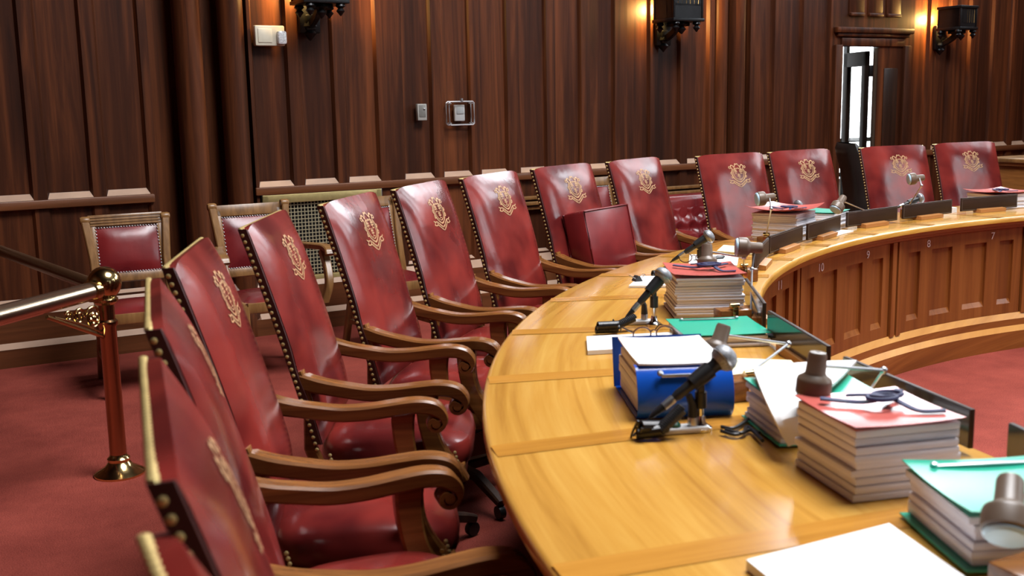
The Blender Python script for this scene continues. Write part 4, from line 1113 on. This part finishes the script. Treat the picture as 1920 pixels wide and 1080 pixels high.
# ------------------------------------------------------------------ microphones
def coil(p, q, r=.010, turns=14, n=12):
    p, q = V(p), V(q); d = (q-p).normalized(); x = d.cross(V((0, 0, 1))).normalized(); y = d.cross(x)
    N = turns*n; return [p.lerp(q, k/N) + x*r*cos(2*pi*k/n) + y*r*sin(2*pi*k/n) for k in range(N+1)]
def microphone(label, head, tail, foot, clip_t=.42, cable_to=None, coil_pts=None):
    b0 = V((foot[0], foot[1], ZT+.0013)); r = thing('microphone', label, 'microphone', b0, 0, 'microphones on the committee table')
    h, t = V(head)-b0, V(tail)-b0; d = (h-t); L = d.length; d.normalize(); M = aim(t, h)
    MB().lathe([(.0075, 0), (.0085, .004), (.011, .012), (.0120, L*.5), (.0140, L*.78), (.017, L*.83)], 20, M).build('mic_body', BLACK, r)
    MB().lathe([(.017, L*.82), (.0255, L*.87), (.0285, L*.92), (.0290, L*.94), (.0285, L*1.0), (.0235, L*1.07), (.0125, L*1.115), (.001, L*1.125)], 22, M).build('head_grille', MESHM, r)
    MB().lathe([(.0288, L*.915), (.0300, L*.92), (.0300, L*.945), (.0288, L*.95)], 22, M, caps=False).build('grille_ring', STEEL, r)
    MB().lathe([(.009, -.026), (.0095, -.004), (.0095, .001)], 16, M).build('plug_collar', STEEL, r)
    MB().lathe([(.003, -.062), (.0055, -.055), (.0085, -.026)], 14, M).build('cable_boot', BLACK, r)
    c = t + (h-t)*clip_t
    cp = MB(); cp.lathe([(.017, -.025), (.018, 0), (.0185, .025)], 18, M @ T(0, 0, L*clip_t)); cp.box((c.x, c.y, c.z-.024), (.014, .02, .03), b=.003); cp.lathe([(.0125, 0), (.0125, .034)], 14, T(c.x, c.y, c.z-.066)); cp.build('mic_clip', BLACK, r)
    MB().lathe([(.0065, .004), (.0065, max(.02, c.z-.055))], 14, T(c.x, c.y, 0)).build('stand_rod', CHROME, r)
    MB().lathe([(.024, 0), (.024, .006), (.017, .010), (.011, .016), (.009, .03)], 20, T(c.x, c.y, 0)).build('stand_foot', CHROME, r)
    if cable_to is not None:
        e = V(cable_to)-b0; s_ = t - d*.060
        MB().tube(spline([s_, s_-d*.05-V((0, 0, .01)), e+V((0, 0, .025)), e+V((0, 0, .006))], 20), .0026, 8).build('cable', BLACK, r)
    if coil_pts:
        q = MB()
        for a, b_ in coil_pts: q.tube(coil(V(a)-b0, V(b_)-b0), .0034, 6)
        q.build('coiled_cord', BLACK, r)
    return r
zt = ZT+.0013
m1f = at(1340, 806, zt)
microphone('nearest microphone, leaning in front of the blue binder', atY(1362, 668, 2.20), atY(1262, 748, 2.17), (m1f.x, m1f.y), .52, at(1196, 812, zt+.0155), [(at(1194, 812, zt+.014), at(1240, 806, zt+.02)), (at(1200, 800, zt+.03), at(1252, 800, zt+.02)), (at(1238, 806, zt+.02), at(1279, 766, zt+.06))])
m2f = at(1237, 612, zt)
microphone('middle microphone, head against the corner of the middle red-topped stack', atY(1246, 514, 3.27), atY(1197, 570, 3.24), (m2f.x, m2f.y), .60, at(1150, 615, zt+.01), [(at(1117, 618, zt+.0155), at(1160, 616, zt+.0155)), (at(1120, 611, zt+.028), at(1158, 609, zt+.028)), (at(1150, 614, zt+.0155), at(1190, 595, zt+.04))])
m3f = at(1320, 500, zt)
microphone('far slanted microphone between the middle red stack and the tufted armchair', atY(1331, 442, 4.42), atY(1283, 474, 4.42), (m3f.x, m3f.y), .62, at(1246, 512, zt+.01), [(at(1223, 513, zt+.0155), at(1252, 511, zt+.0155))])
microphone('microphone whose pale round head shows above the red stack at the bend', atY(1498, 384, 6.0), atY(1472, 400, 5.95), (1.53, 5.98), .5)
microphone('microphone with pale round head behind the upright lamp on the far side', atY(1727, 371, 6.32), atY(1694, 384, 6.30), (2.32, 6.31), .5)
def switch_plate(label, p, rz):
    r = top_thing('switch_plate', label, 'switch', p.x, p.y, rz, 'white microphone switch plates')
    MB().box((0, 0, .006), (.105, .036, .012), b=.003).build('plate', WHITEPL, r)
    MB().lathe([(.013, .012), (.013, .017), (.009, .022), (.003, .024)], 16, T(-.018, 0, 0)).build('button', GREENBTN, r)
    q = MB(); q.lathe([(.011, .012), (.011, .028), (.0095, .032)], 14, T(.022, 0, 0)); q.build('socket', STEEL, r)
    q = MB(); q.sweep([(.022, 0, .03), (.021, 0, .058), (.012, 0, .078)], rsec(.020, .020, .006), scale=lambda t: 1-.35*t); q.build('plug', BLACK, r)
switch_plate('white switch plate with green button below the blue binder', at(1280, 809, zt), radians(10))
switch_plate('white switch plate with green button beside the middle microphone', at(1195, 607, zt), radians(4))
q = MB()
for k, pts in enumerate(([(1352, 800), (1375, 803), (1398, 790), (1412, 778)], [(1352, 808), (1380, 815), (1405, 806), (1424, 812)], [(1360, 806), (1392, 812), (1402, 800), (1430, 826)])):
    q.tube(spline([at(x, y, zt+.006+.002*k)-V((m1f.x, m1f.y, zt)) for x, y in pts], 20), .004, 8)
tag(q.build('black_cable', BLACK, None, (m1f.x, m1f.y, zt)), 'black cables trailing from the nearest microphone foot to the stack', 'cable')
def pens(label, p, rz, n):
    for k in range(n):
        r = top_thing('pen', label, 'pen', p.x+.016*k, p.y+.012*k, rz+.14*k, 'pens beside the lamp over the middle stack', z=ZT+.009)
        MB().lathe([(.001, 0), (.004, .012), (.005, .03), (.005, .135), (.003, .14)], 10, RY(pi/2)).build('barrel', BLACK, r); MB().box((.115, 0, .006), (.04, .003, .002)).build('clip', STEEL, r)
pens('black pen with steel clip on the white sheets behind the middle red stack', at(1300, 489, ZT+.006), radians(15), 3)

# ------------------------------------------------------------------ light and view
w_ = bpy.data.worlds.new('world'); sc.world = w_; w_.use_nodes = True
bg = w_.node_tree.nodes['Background']; bg.inputs[0].default_value = (.55, .68, .9, 1); bg.inputs[1].default_value = .35
sc.view_settings.view_transform = 'Standard'; sc.view_settings.look = 'None'
sc.view_settings.exposure = 0; sc.view_settings.gamma = 1; sc.view_settings.use_curve_mapping = False
sc.cycles.use_denoising = True
sc.cycles.max_bounces = 8; sc.cycles.diffuse_bounces = 4; sc.cycles.glossy_bounces = 4; sc.cycles.transparent_max_bounces = 8
sc.cycles.sample_clamp_indirect = 6
